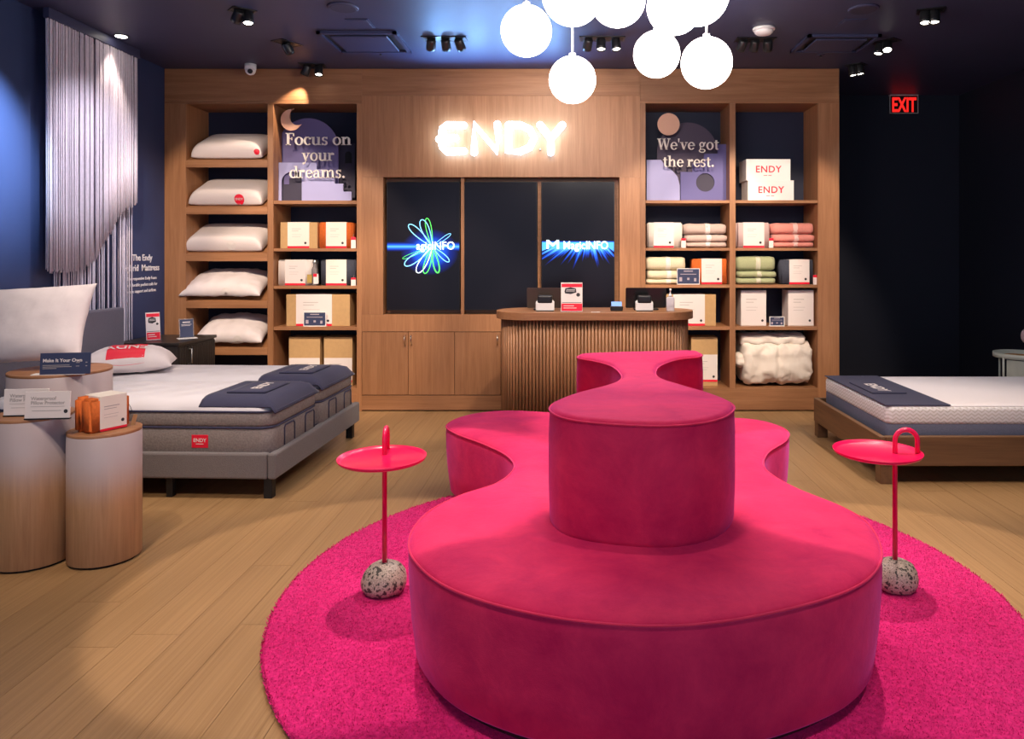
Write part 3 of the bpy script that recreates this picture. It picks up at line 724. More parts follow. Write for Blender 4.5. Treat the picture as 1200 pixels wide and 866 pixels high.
def grid_sheet(name, nx, ny, fn, th, mat, parent):
    """thin draped sheet: fn(u,v)->(x,y,z), u,v in 0..1"""
    vs_, fs = [], []
    for k in (0, 1):
        for j in range(ny + 1):
            for i in range(nx + 1):
                x, y, z = fn(i / nx, j / ny); vs_.append((x, y, z + (th if k else 0)))
    n = (nx + 1) * (ny + 1)
    def id_(i, j, k): return k * n + j * (nx + 1) + i
    for j in range(ny):
        for i in range(nx):
            fs.append((id_(i,j,1), id_(i+1,j,1), id_(i+1,j+1,1), id_(i,j+1,1))); fs.append((id_(i,j,0), id_(i,j+1,0), id_(i+1,j+1,0), id_(i+1,j,0)))
    for i in range(nx):
        fs.append((id_(i,0,0), id_(i+1,0,0), id_(i+1,0,1), id_(i,0,1))); fs.append((id_(i+1,ny,0), id_(i,ny,0), id_(i,ny,1), id_(i+1,ny,1)))
    for j in range(ny):
        fs.append((id_(0,j+1,0), id_(0,j,0), id_(0,j,1), id_(0,j+1,1))); fs.append((id_(nx,j,0), id_(nx,j+1,0), id_(nx,j+1,1), id_(nx,j,1)))
    return obj(name, me_from(name, vs_, fs, True), mat, parent)
def crown_z(x, y, L, W, z, crown, r=0.1):
    d = min(L/2 - abs(x), W/2 - abs(y))
    pts = [(-0.02, -0.03), (0.0, -0.012), (0.012, 0.0), (0.022, crown*0.35), (0.05, crown*0.70), (0.09, crown*0.92), (0.13, crown)]
    if d >= 0.13: return z + crown
    for (a, b), (c, e) in zip(pts, pts[1:]):
        if d <= c: return z + b + (e - b) * max(0, (d - a)) / (c - a)
    return z + crown

# ------------------------------------------------------------------ grey bed (left)
BR = math.radians(-2.0)
bx1, by0, by1 = -1.73, 4.335, 5.865                    # foot end, near and far rails (before the slight turn)
bedL, bedW = 1.93, by1 - by0
BO = (bx1 - bedL / 2, (by0 + by1) / 2, 0)
LEGM = plain('black_leg', (0.010, 0.010, 0.011), 0.5)
bed = thing('upholstered_bed', 'grey upholstered bed frame with plain headboard against the navy wall', 'bed', BO, BR)
z0, z1 = 0.122, 0.276
def rail(n, *a): return box(n, *a, GREYF, bed, 0.012, 2)
rail('side_rail', -bedL/2, bedL/2 - 0.052, -bedW/2, -bedW/2 + 0.05, z0, z1)
rail('side_rail', -bedL/2, bedL/2 - 0.052, bedW/2 - 0.05, bedW/2, z0, z1)
rail('foot_rail', bedL/2 - 0.05, bedL/2, -bedW/2, bedW/2, z0, z1)
hb = box('headboard', -bedL/2 - 0.075, -bedL/2 - 0.002, -bedW/2 - 0.0, bedW/2 - 0.0, 0.10, 1.03, plain('grey_headboard', (0.12, 0.11, 0.14), 0.9, var=0.1, scale=200, bump=0.2, sheen=0.2), bed, 0.015, 2)
box('slat_deck', -bedL/2 + 0.02, bedL/2 - 0.06, -bedW/2 + 0.055, bedW/2 - 0.055, 0.20, 0.255, LEGM, bed)
for lx in (bedL/2 - 0.06, 0.30, -0.45, -bedL/2 + 0.08):
    for ly in (-bedW/2 + 0.055, bedW/2 - 0.055):
        s_ = 0.026 if lx > 0.8 else 0.02
        box('leg', lx - s_, lx + s_, ly - s_, ly + s_, 0, z0 + 0.004, LEGM, bed, 0.003)
mw, ml = bedW / 2 - 0.035, 1.83
MZB = 0.256
mattresses = []
rot = Matrix.Rotation(BR, 3, 'Z')
for k, (yc, lab) in enumerate(((-bedW/4 + 0.012, 'grey sided mattress nearest the pedestals, red brand label on its side'), (bedW/4 - 0.012, 'grey sided mattress on the shelving side of the grey bed'))):
    p = rot @ Vector((0.018, yc, 0))
    t, zt = mattress(lab, ml, mw, 0, [(0.165, GREYM, 'lower_band'), (0.095, GREYM, 'upper_band')], 0.072, QUILT, (BO[0] + p.x, BO[1] + p.y, MZB), BR, 'split mattresses on the grey bed', NAVYF, r=0.09)
    mattresses.append(t)
    fx = ml / 2 + 0.001
    for hy in (-0.20, 0.12):                               # carry-handle loops on the foot end
        pts = [(fx, hy, 0.025), (fx, hy, 0.13), (fx, hy + 0.012, 0.145), (fx, hy + 0.135, 0.145), (fx, hy + 0.15, 0.13), (fx, hy + 0.15, 0.025)]
        tube('handle', pts, 0.006, NAVYF, t, 6)
    if k == 0:
        px_ = -0.22 + ml / 2 - 0.08
        lb = box('brand_label', 0.425, 0.525, -mw/2 - 0.0035, -mw/2 - 0.0005, 0.045, 0.122, RED, t, 0.001)
        text('lettering', 'ENDY', 0.030, WHITE, lb, (0.475, -mw/2 - 0.004, 0.080), ext=0.0004, bold=0.0006, align='CENTER')
        bars('print', [(0.452, 0.498, 0.066, 0.070)], -mw/2 - 0.004, WHITE, lb)
        box('seam_tab', -0.10, -0.05, -mw/2 - 0.003, -mw/2 - 0.0005, 0.02, 0.15, GREYM, t)
# navy felt mats over the foot ends
for k, (t, lab) in enumerate(zip(mattresses, ('navy felt foot mat on the mattress nearest the pedestals', 'navy felt foot mat on the mattress nearest the shelving'))):
    p = t.location
    m = thing('foot_mat', lab, 'mat', (p[0], p[1], MZB), BR, 'navy felt foot mats on the grey bed')
    zt = 0.26
    def fn(u, v, W=mw):
        x = ml/2 - 0.46 + 0.466 * u; y = -W/2 + 0.02 + (W - 0.03) * v
        return (x, y, crown_z(x, y, ml, W, zt, 0.072) + 0.0025)
    sh = grid_sheet('felt_sheet', 18, 18, fn, 0.006, NAVYF, m)
    def fn2(u, v, W=mw):
        x = ml/2 - 0.36 + 0.24 * u; y = -W/2 + 0.16 + (W - 0.36) * v
        return (x, y, crown_z(x, y, ml, W, zt, 0.072) + 0.0095)
    fl2 = grid_sheet('felt_patch', 8, 8, fn2, 0.010, NAVYF, m)
    text('lettering', 'ENDY', 0.085, WHITE, fl2, (ml/2 - 0.20, -0.11, zt + 0.072 + 0.0215), (0, 0, PI/2), ext=0.0004, bold=0.002)
# pillows ---------------------------------------------------------------
def pillow_me(name, w_, h_, t_, pe=3.0, k=0.5, wrinkle=0.006, pinch=0.06, seed=0, nx=34, ny=26, flat=0.35):
    vs_, fs = [], []
    for s_ in (1, -1):
        for j in range(ny + 1):
            for i in range(nx + 1):
                u, v = 2 * i / nx - 1, 2 * j / ny - 1
                u, v = math.copysign(1 - (1 - abs(u)) ** 1.35, u), math.copysign(1 - (1 - abs(v)) ** 1.35, v)
                e = (max(0, 1 - abs(u) ** pe) * max(0, 1 - abs(v) ** pe)) ** k
                x = w_ / 2 * u * (1 - pinch * (1 - v * v)); y = h_ / 2 * v * (1 - pinch * (1 - u * u))
                wr = noise.noise(Vector((x * 9 + seed, y * 9, s_ * 3))) * 0.6 + noise.noise(Vector((x * 22, y * 22 + seed, s_))) * 0.4
                z = t_ * (1 if s_ > 0 else flat) * e + wr * wrinkle * min(1, e * 2.5)
                vs_.append((x, y, s_ * abs(z) if e > 0 else 0))
    n = (nx + 1) * (ny + 1)
    for k_ in (0, 1):
        for j in range(ny):
            for i in range(nx):
                a = k_ * n + j * (nx + 1) + i; q = (a, a + 1, a + nx + 2, a + nx + 1)
                fs.append(q if k_ == 0 else q[::-1])
    bm = bmesh.new(); V = [bm.verts.new(v) for v in vs_]
    for f in fs: bm.faces.new([V[i] for i in f])
    bmesh.ops.remove_doubles(bm, verts=bm.verts[:], dist=1e-5)
    zmin = min(v.co.z for v in bm.verts)
    for v in bm.verts: v.co.z -= zmin
    return bm_me(name, bm, True), -zmin
# pillow with red band on the bed
pr = math.radians(24)
pz = MZB + 0.26 + 0.072
pt = thing('pillow', 'white pillow wrapped in a red brand band, lying on the grey bed', 'pillow', (-3.285, 5.38, pz + 0.002), pr)
me_, edge = pillow_me('cover', 0.60, 0.42, 0.140, seed=3, wrinkle=0.012)
cov = obj('cover', me_, COTTON, pt)
from mathutils.bvhtree import BVHTree
def wrap_band(parent, me, x0, x1, y0, y1, mat, name, off=0.003, nx=10, ny=24, under=True):
    bm = bmesh.new(); bm.from_mesh(me); tree = BVHTree.FromBMesh(bm); bm.free()
    vs_, fs = [], []
    for j in range(ny + 1):
        for i in range(nx + 1):
            x = x0 + (x1 - x0) * i / nx; y = y0 + (y1 - y0) * j / ny
            h = tree.ray_cast(Vector((x, y, 2)), Vector((0, 0, -1)))[0]
            vs_.append((x, y, (h.z if h else 0.02) + off))
    for j in range(ny):
        for i in range(nx):
            a = j * (nx + 1) + i; fs.append((a, a + 1, a + nx + 2, a + nx + 1))
    return obj(name, me_from(name, vs_, fs, True), mat, parent), tree
bd, tree = wrap_band(pt, me_, -0.12, 0.12, -0.195, 0.195, RED, 'brand_band')
def drape_text(s, size, mat, parent, tree, loc, rz, off, bold=0.0015):
    me = text_me(s, size, 0.0, bold, 'CENTER')
    bm = bmesh.new(); bm.from_mesh(me); bmesh.ops.subdivide_edges(bm, edges=[e for e in bm.edges if e.calc_length() > 0.02], cuts=2)
    R = Matrix.Rotation(rz, 3, 'Z')
    for v in bm.verts:
        q = R @ v.co; q += Vector((loc[0], loc[1], 0)); h = tree.ray_cast(Vector((q.x, q.y, 2)), Vector((0, 0, -1)))[0]
        v.co = (q.x, q.y, (h.z if h else 0.02) + off)
    bm.to_mesh(me); bm.free(); return obj('lettering', me, mat, parent)
drape_text('ENDY', 0.10, WHITE, bd, tree, (0.0, -0.045), PI, 0.007)

# ------------------------------------------------------------------ wooden bed (right)
WBX, WBY0, WBY1 = 1.955, 4.60, 5.86
wbl, wbw = 2.05, WBY1 - WBY0
wb = thing('wooden_bed', 'low walnut platform bed frame on square legs', 'bed', (WBX + wbl / 2, (WBY0 + WBY1) / 2, 0))
z0, z1 = 0.116, 0.304
box('foot_rail', -wbl/2, -wbl/2 + 0.035, -wbw/2, wbw/2, z0, z1, WALNUTY, wb, 0.004)
box('head_rail', wbl/2 - 0.035, wbl/2, -wbw/2, wbw/2, z0, z1, WALNUTY, wb, 0.004)
box('side_rail', -wbl/2 + 0.036, wbl/2 - 0.036, -wbw/2, -wbw/2 + 0.035, z0, z1, WALNUT, wb, 0.004)
box('side_rail', -wbl/2 + 0.036, wbl/2 - 0.036, wbw/2 - 0.035, wbw/2, z0, z1, WALNUT, wb, 0.004)
box('slat_deck', -wbl/2 + 0.036, wbl/2 - 0.036, -wbw/2 + 0.036, wbw/2 - 0.036, 0.17, 0.19, WALNUT, wb)
for lx in (-wbl/2 + 0.044, wbl/2 - 0.044):
    for ly in (-wbw/2 + 0.044, wbw/2 - 0.044): box('leg', lx - 0.040, lx + 0.040, ly - 0.040, ly + 0.040, 0, z0 + 0.002, WALNUTY, wb, 0.004)
BLUEG = plain('blue_grey_knit', (0.12, 0.125, 0.18), 0.9, var=0.1, scale=140, bump=0.15)
rm = thing('mattress', 'white foam mattress with blue-grey lower band on the wooden bed', 'mattress', (WBX + wbl / 2 + 0.02, (WBY0 + WBY1) / 2, 0.190))
RML, RMW = 1.95, wbw - 0.11
out = dense(rrect(-RML/2, RML/2, -RMW/2, RMW/2, 0.04, 5), 0.15)
obj('lower_band', layered_me('lower_band', out, [(0.01, 0), (0, 0.01), (0, 0.175), (0.004, 0.18)]), BLUEG, rm)
obj('upper_cover', layered_me('upper_cover', out, [(0.004, 0.181), (0, 0.184), (-0.002, 0.20), (-0.002, 0.265), (0.004, 0.282), (0.016, 0.290), (0.05, 0.292)], convex=True), ZIG, rm)
RTZ = 0.190 + 0.292
wm = plain('white_top_knit', (0.80, 0.74, 0.76), 0.85, sheen=0.2)
obj('top_panel', layered_me('top_panel', rrect(-RML/2 + 0.014, RML/2 - 0.014, -RMW/2 + 0.014, RMW/2 - 0.014, 0.03), [(0, 0.289), (0.006, 0.2945), (0.06, 0.2955)], convex=True), wm, rm)
m = thing('foot_mat', 'navy felt foot mat across the white mattress on the wooden bed', 'mat', (WBX + 0.03, (WBY0 + WBY1) / 2, RTZ + 0.004), 0)
box('felt_sheet', 0.035, 0.455, -RMW/2 + 0.01, RMW/2 - 0.01, 0, 0.006, NAVYF, m, 0.002)
p_ = box('felt_patch', 0.10, 0.34, -0.20, 0.22, 0.006, 0.015, NAVYF, m, 0.002)
text('lettering', 'ENDY', 0.11, WHITE, p_, (0.18, 0.15, 0.0155), (0, 0, -PI/2), ext=0.0004, bold=0.0025)

# ------------------------------------------------------------------ table beyond the wooden bed
CREAMM = plain('cream_enamel', (0.52, 0.52, 0.44), 0.45)
t = thing('bedside_table', 'pale enamel bedside table behind the wooden bed', 'side table', (3.98, 6.42, 0))
def ringp(r, z, n=40): return [(r * math.cos(2*PI*i/n), r * math.sin(2*PI*i/n), z) for i in range(n)]
lathe('tray', [(0.001, 0.545), (0.21, 0.545), (0.222, 0.55), (0.222, 0.59), (0.217, 0.59), (0.215, 0.553), (0.001, 0.552)], CREAMM, t, n=40)
for a in (200, 290, 20, 110):
    a = math.radians(a); tube('leg', [(0.215 * math.cos(a), 0.215 * math.sin(a), 0), (0.215 * math.cos(a), 0.215 * math.sin(a), 0.56)], 0.009, CREAMM, t, 8)
lathe('shelf', [(0.001, 0.15), (0.20, 0.15), (0.205, 0.16), (0.001, 0.162)], CREAMM, t, n=40)
pn = [(0.20 * math.cos(math.radians(a)), 0.20 * math.sin(math.radians(a))) for a in range(205, 290, 6)]
bm = bmesh.new(); A = [bm.verts.new((x, y, 0.17)) for x, y in pn]; B = [bm.verts.new((x, y, 0.54)) for x, y in pn]
for i in range(len(pn) - 1): bm.faces.new((A[i], A[i+1], B[i+1], B[i]))
sp2 = obj('curved_panel', bm_me('curved_panel', bm), CREAMM, t); md = sp2.modifiers.new('s', 'SOLIDIFY'); md.thickness = 0.006
t = thing('serving_dish', 'small round wooden dish on the pale bedside table', 'dish', (3.90, 6.36, 0.552))
lathe('dish', [(0.03, 0), (0.08, 0.008), (0.105, 0.025), (0.101, 0.026), (0.07, 0.012), (0.001, 0.010)], plain('honey_wood', (0.45, 0.21, 0.06), 0.5, var=0.15, scale=30), t, n=28)
t = thing('table_lamp', 'pale pink globe lamp on the bedside table at the picture edge', 'lamp', (4.06, 6.40, 0.552))
PINKL = plain('pale_pink_glass', (0.72, 0.50, 0.52), 0.35)
lathe('lamp_base', [(0.06, 0), (0.06, 0.012), (0.012, 0.02), (0.012, 0.10)], PINKL, t, n=24)
lathe('globe_shade', [(0.012, 0.10)] + [(0.085 * math.sin(a), 0.185 - 0.085 * math.cos(a)) for a in [PI * i / 14 for i in range(1, 14)]] + [(0.004, 0.27)], PINKL, t, n=24)

# ------------------------------------------------------------------ nightstand
t = thing('nightstand', 'black stained nightstand with fluted drawer front beside the grey bed', 'nightstand', (-3.478, 6.235, 0))
NX, NY, NZ = 0.265, 0.315, 0.735
box('case', -NX, NX - 0.012, -NY + 0.01, NY - 0.01, 0.08, NZ - 0.025, DKWOOD, t, 0.002)
box('top', -NX, NX + 0.008, -NY, NY, NZ - 0.025, NZ, DKWOOD, t, 0.003)
for k, (a, b_) in enumerate(((0.10, 0.395), (0.405, 0.70))):
    d = box('drawer', NX - 0.012, NX - 0.004, -NY + 0.018, NY - 0.018, a, b_, DKWOOD, t, 0.001)
    for i in range(22):
        yy = -NY + 0.03 + i * (2 * NY - 0.06) / 21
        box('flute', NX - 0.004, NX + 0.003, yy - 0.009, yy + 0.009, a + 0.006, b_ - 0.006, DKWOOD, d, 0.003)
    tube('handle', [(NX, -0.16, b_ - 0.03), (NX + 0.028, -0.155, b_ - 0.035), (NX + 0.028, -0.155, b_ - 0.15), (NX, -0.16, b_ - 0.155)], 0.006, METAL, d)
for a in (-1, 1):
    for b_ in (-1, 1): box('leg', a * (NX - 0.04) - 0.018, a * (NX - 0.04) + 0.018, b_ * (NY - 0.04) - 0.018, b_ * (NY - 0.04) + 0.018, 0, 0.082, DKWOOD, t)
promo('promotional_card', 'narrow red and white promotional card standing on the nightstand', 'sign', (X(180, 6.12), 6.12, NZ), math.radians(46), 0.108, 0.235)
t = thing('display_card', 'small navy card in a clear stand on the nightstand', 'sign', (X(219, 6.26), 6.26, NZ), math.radians(40))
for n_, a in (('frame', (-0.058, 0.058, 0.0, 0.006, 0.003, 0.170, ACRYL)), ('card', (-0.051, 0.051, -0.001, 0.0, 0.010, 0.163, NAVYS))):
    o = box(n_, *a); o.parent = t; o.rotation_euler = (-0.15, 0, 0)
bars('print', [(-0.03, 0.03, 0.135, 0.143), (-0.04, 0.04, 0.118, 0.121), (-0.04, 0.03, 0.108, 0.111)], -0.0012, WHITE, t).rotation_euler = (-0.15, 0, 0)
box('stand', -0.075, 0.075, -0.05, 0.03, 0, 0.004, WHITEP, t)

# ------------------------------------------------------------------ string curtain
STRING = plain('pale_lilac_cord', (0.66, 0.60, 0.68), 0.75, var=0.06, scale=40)
def string_curtain(label, xw, ya, yb, n, hem, r, jitter):
    t = thing('string_curtain', label, 'curtain', (xw, (ya + yb) / 2, 0), group='string curtains on the navy wall')
    yc = (ya + yb) / 2
    box('track', -0.022, 0.022, ya - yc - 0.01, yb - yc + 0.01, CEIL - 0.075, CEIL - 0.001, NAVYC, t, 0.003)
    v, f = [], []
    for i in range(n):
        y = ya + (yb - ya) * (i + 0.5) / n + random.uniform(-1, 1) * jitter * (yb - ya) / n
        zb = max(0.02, hem(y) + random.uniform(-0.02, 0.02)); x0 = random.uniform(-0.014, 0.014)
        rr = r * random.uniform(0.7, 1.25); base = len(v); zt = CEIL - 0.07; K = 4
        sway = random.uniform(-0.006, 0.006)
        for k in range(K + 1):
            z = zt + (zb - zt) * k / K; yy = y - yc + sway * math.sin(k / K * PI); q = rr * (1 + 0.05 * random.random())
            for a in range(5): v.append((x0 + q * math.cos(2*PI*a/5), yy + q * math.sin(2*PI*a/5), z))
        for k in range(K): add_ring_faces(f, base + k * 5, base + (k + 1) * 5, 5)
        f.append(tuple(base + K * 5 + a for a in range(5)))
    s_ = obj('strings', me_from('strings', v, f, True), STRING, t); s_['kind'] = 'stuff'
HEM = [(5.0, 1.345), (5.30, 1.34), (5.45, 1.36), (5.60, 1.435), (5.75, 1.62), (5.92, 1.815), (6.15, 1.91)]
def hem(y):
    for (a, p), (b_, q) in zip(HEM, HEM[1:]):
        if y <= b_: return p + (q - p) * (y - a) / (b_ - a)
    return HEM[-1][1]
string_curtain('dense front string curtain with a curved hem on the navy wall', XL + 0.115, 5.08, 6.13, 230, hem, 0.0046, 0.6)
string_curtain('sparse rear string curtain hanging to the floor behind the headboard', XL + 0.028, 5.26, 6.22, 60, lambda y: 0.06, 0.0050, 0.9)

# ------------------------------------------------------------------ pedestals
PCOL = (0.44, 0.365, 0.375)
def pedestal(label, x, y, r, h, lo, hi):
    t = thing('display_pedestal', label, 'pedestal', (x, y, 0), group='round display pedestals')
    lathe('plinth', [(r - 0.012, 0), (r - 0.012, 0.012)], DARK, t, n=48)
    lathe('column', [(r - 0.001, 0.011), (r, 0.013), (r, h - 0.014), (r - 0.001, h - 0.013)], ombre('faded_oak_' + str(int(h * 100)), PCOL, lo, hi), t, n=64)
    lathe('top', [(r - 0.0005, h - 0.0135), (r, h - 0.012), (r, h - 0.001), (r - 0.001, h)], OAKH, t, n=64)
    return t
P1 = (-2.252, 3.50, 0.156, 0.620); P2 = (-2.575, 3.47, 0.166, 0.700); P3 = (-2.735, 3.885, 0.235, 0.845)
pedestal('shortest round oak pedestal with whitewashed top, carrying the orange pack', *P1, 0.26, 0.52)
pedestal('middle-height round oak pedestal with whitewashed top, carrying white cards', *P2, 0.32, 0.58)
pedestal('tallest round whitewashed pedestal under the big white pillow', *P3, 0.30, 0.62)
# big pillow leaning on the tall pedestal
pt = thing('pillow', 'big white pillow propped on the tallest pedestal', 'pillow', (-2.985, 3.95, P3[3] + 0.205), 0)
me_, _e = pillow_me('cover', 0.72, 0.44, 0.085, pe=3.2, seed=9, flat=0.8, wrinkle=0.010)
cv = obj('cover', me_, COTTON, pt); cv.rotation_euler = (math.radians(68), 0, 0)
cv.location = (0.0, 0.04, 0.0)
cv.rotation_euler = (math.radians(66), math.radians(-3), math.radians(3))
# signs and cards
t = thing('display_card', 'long navy card with white lettering in front of the big pillow', 'sign', (X(76, 3.70), 3.70, P3[3]), math.radians(9))
o = box('card', -0.118, 0.118, 0, 0.005, 0.003, 0.112, NAVYS, t, 0.001); o.rotation_euler = (-0.08, 0, 0)
text('lettering', 'Make It Your Own', 0.024, WHITE, o, (-0.105, -0.0008, 0.066), ext=0.0003, bold=0.0006)
bars('print', [(-0.105, 0.02, 0.048, 0.051), (-0.105, 0.03, 0.040, 0.043), (-0.105, -0.04, 0.032, 0.035), (0.05, 0.068, 0.06, 0.063), (0.05, 0.066, 0.042, 0.045), (0.095, 0.103, 0.06, 0.064), (0.095, 0.103, 0.042, 0.046)], -0.0003, INK, o)
box('stand', -0.16, 0.09, 0.001, 0.05, 0, 0.004, WHITEP, t)
for (px, yy, dx, lab) in ((55, 3.335, 0, 'front white product card with grey lettering on the middle pedestal'), (30, 3.40, 0, 'rear white product card half hidden on the middle pedestal')):
    t = thing('product_card', lab, 'card', (X(px, yy), yy, P2[3]), math.radians(6), 'white product cards on the middle pedestal')
    o = box('card', -0.098, 0.098, 0, 0.006, 0.006, 0.128, WHITE, t, 0.001); o.rotation_euler = (-0.06, 0, 0)
    for s_, z in (('Waterproof', 0.090), ('Pillow Protector', 0.070)): text('lettering', s_, 0.022, INK, o, (-0.072, -0.0008, z), ext=0.0003, bold=0.0003)
    bars('print', [(-0.072, 0.075, 0.059, 0.0605), (-0.065, 0.06, 0.040, 0.042)], -0.0003, INK, o)
    bm = bmesh.new(); bmesh.ops.create_circle(bm, cap_ends=True, radius=0.009, segments=16, matrix=Matrix.Translation((0.080, -0.0008, 0.037)) @ Matrix.Rotation(PI/2, 4, 'X')); obj('seal', bm_me('seal', bm), INKD, o)
    box('foot', -0.098, 0.098, -0.004, 0.014, 0, 0.007, DARK, t, 0.001)
# orange pack
t = thing('orange_pack', 'orange fabric pack with white paper sleeve on the shortest pedestal', 'package', (X(122, 3.46), 3.475, P1[3]), math.radians(63)); t.scale = (0.9, 0.9, 0.93)
bm = bmesh.new(); add_box(bm, -0.105, 0.105, -0.04, 0.045, 0, 0.172); bmesh.ops.bevel(bm, geom=bm.edges[:], offset=0.012, segments=2, affect='EDGES'); 
obj('pouch', bm_me('pouch', bm, True), ORANGE, t)
bm = bmesh.new(); add_box(bm, -0.112, 0.10, 0.047, 0.095, 0, 0.178); bmesh.ops.bevel(bm, geom=bm.edges[:], offset=0.014, segments=2, affect='EDGES'); 
obj('folded_panel', bm_me('folded_panel', bm, True), ORANGE, t)
sl = box('sleeve', -0.055, 0.085, -0.0425, 0.096, 0.012, 0.1815, CREAM, t, 0.002)
box('sleeve_strip', -0.055, 0.085, -0.0432, -0.0426, 0.004, 0.016, RED, sl)
bars('print', [(-0.035, 0.045, 0.125, 0.129), (-0.035, 0.03, 0.113, 0.116), (-0.035, 0.04, 0.085, 0.0865), (-0.035, 0.035, 0.07, 0.0715)], -0.0426, INK, sl)
bm = bmesh.new(); bmesh.ops.create_circle(bm, cap_ends=True, radius=0.009, segments=16, matrix=Matrix.Translation((0.062, -0.0432, 0.045)) @ Matrix.Rotation(PI/2, 4, 'X')); obj('seal', bm_me('seal', bm), INKD, sl)
tube('tag_cord', [(0.10, -0.02, 0.13), (0.112, -0.03, 0.10), (0.118, -0.035, 0.075)], 0.0015, INKD, t, 5)
tg = box('hang_tag', -0.015, 0.015, -0.001, 0.001, 0.0, 0.055, KRAFT, t, 0.0005); tg.location = (0.120, -0.037, 0.004); tg.rotation_euler = (0.1, 0.25, 0.3)
# ------------------------------------------------------------------ goods on the shelves
YI = YF + 0.07                                          # front plane of most goods
def shelf_z(p): return uz(p) + 0.0006
def seal_disc(r, x, y, z, mat, parent):
    bm = bmesh.new(); bmesh.ops.create_circle(bm, cap_ends=True, radius=r, segments=14, matrix=Matrix.Translation((x, y, z)) @ Matrix.Rotation(PI/2, 4, 'X'))
    return obj('seal', bm_me('seal', bm), mat, parent)
def product_box(name, label, cat, pa, pb, ptop, zs, body, sl=None, sleeve=None, group=None, Yf=YI, depth=0.20, red=True, band=None, soft=0.0, lines=True):
    """pa,pb,ptop: measured left, right and top in the photograph's frame; sl: sleeve left/right"""
    x0, x1 = X(pa, Yf), X(pb, Yf); xc = (x0 + x1) / 2; h = Z(ptop, Yf) - zs; wd = (x1 - x0) / 2
    t = thing(name, label, cat, (xc, Yf, zs), 0, group)
    bm = bmesh.new(); add_box(bm, -wd, wd, 0, depth, 0, h)
    bmesh.ops.bevel(bm, geom=bm.edges[:], offset=soft or 0.002, segments=2 if soft else 1, affect='EDGES')
    obj('body', bm_me('body', bm, bool(soft)), body, t)
    if sl:
        a, b = X(sl[0], Yf) - xc, X(sl[1], Yf) - xc
        zl, zh = 0.0, h
        if band: zl, zh = Z(band[1], Yf) - zs, Z(band[0], Yf) - zs
        s = box('sleeve', a, b, -0.0022, depth + 0.002 if not band else 0.0, zl + 0.003, zh + (0.002 if not band else 0), sleeve or CREAM, t, 0.0006)
        wS, hS = b - a, zh - zl
        if red: box('sleeve_strip', a, b, -0.0030, -0.0022, zl + 0.002, zl + 0.021, RED, s)
        if lines: bars('print', [(a + wS*0.2, a + wS*0.62, zl + hS*0.74, zl + hS*0.755), (a + wS*0.2, a + wS*0.5, zl + hS*0.66, zl + hS*0.675), (a + wS*0.2, a + wS*0.66, zl + hS*0.52, zl + hS*0.528), (a + wS*0.2, a + wS*0.6, zl + hS*0.44, zl + hS*0.448)], -0.0023, INK, s)
        seal_disc(0.0115, b - 0.036, -0.0032, zl + 0.05, INKD, s)
    return t
def hang_tag(label, px, Yf, zs, h=0.11, cord=True):
    t = thing('tag_card', label, 'tag', (X(px, Yf), Yf, zs), 0.15)
    box('card', -0.022, 0.022, -0.0015, 0.0015, 0, h * 0.75, WHITE, t, 0.0005); box('tip', -0.022, 0.022, -0.0022, -0.0015, h * 0.56, h * 0.75, RED, t)
    if cord: tube('cord', [(0, 0, h * 0.75), (0.004, 0.002, h), (-0.003, 0.001, h * 0.75)], 0.0012, INK, t, 5)
    return t
def small_sign(label, pa, pb, ptop, zs, Yf=YF + 0.03):
    x0, x1 = X(pa, Yf), X(pb, Yf); wd = (x1 - x0) / 2; h = Z(ptop, Yf) - zs
    t = thing('shelf_sign', label, 'sign', ((x0 + x1) / 2, Yf, zs), 0, 'small navy shelf signs')
    box('holder', -wd, wd, 0.0, 0.004, 0, h, WHITEP, t); box('card', -wd + 0.006, wd - 0.006, -0.001, 0, 0.008, h - 0.006, NAVYS, t)
    bars('print', [(-wd*0.4, wd*0.4, h*0.80, h*0.86), (-wd*0.7, wd*0.7, h*0.62, h*0.66), (-wd*0.8, -wd*0.55, h*0.2, h*0.45), (-wd*0.1, wd*0.1, h*0.28, h*0.42), (wd*0.5, wd*0.7, h*0.2, h*0.4)], -0.001, plain('sign_print', (0.45, 0.38, 0.42), 0.7) if 'sign_print' not in MATS else MATS['sign_print'], t)
    box('foot', -wd, wd, 0.004, 0.05, 0, 0.004, WHITEP, t)
# left shelving, second bay
r1, r2, r3, r4 = (shelf_z(p[0]) for p in SH2)
GB = 'boxed bedding on the left shelves'
product_box('product_box', 'kraft box with white sleeve on the left shelf below the dreams sign', 'box', 328.5, 372, 260.5, r2, KRAFT, (337, 362.5), group=GB)
product_box('product_box', 'orange pack with white sleeve beside a kraft box on the left shelves', 'box', 374, 412, 260.5, r2, ORANGE, (382, 406), group=GB, soft=0.01)
hang_tag('white tag leaning beside the orange pack on the left shelves', 414.2, YF + 0.03, r2, 0.14)
product_box('product_box', 'all white pack beside the sample bottle on the left shelves', 'box', 326, 366, 304.5, r3, WHITE, (334, 358), WHITE, group=GB, soft=0.008)
product_box('product_box', 'slate pack with white sleeve on the left shelves', 'box', 376, 416, 304.5, r3, SLATE, (382, 406), group=GB, soft=0.008)
hang_tag('white and red tag beside the slate pack on the left shelves', 414.2, YF + 0.03, r3, 0.10)
t = thing('sample_bottle', 'clear sample bottle with kraft and red tags on the left shelf', 'bottle', (X(368.5, YF + 0.04), YF + 0.045, r3), 0)
lathe('bottle', [(0.024, 0), (0.028, 0.006), (0.028, 0.15), (0.018, 0.175), (0.014, 0.18), (0.014, 0.205)], plain('smoky_clear', (0.40, 0.36, 0.36), 0.15, trans=0.6), t, n=16)
lathe('stopper', [(0.016, 0.205), (0.018, 0.21), (0.018, 0.235), (0.012, 0.24)], METAL, t, n=16)
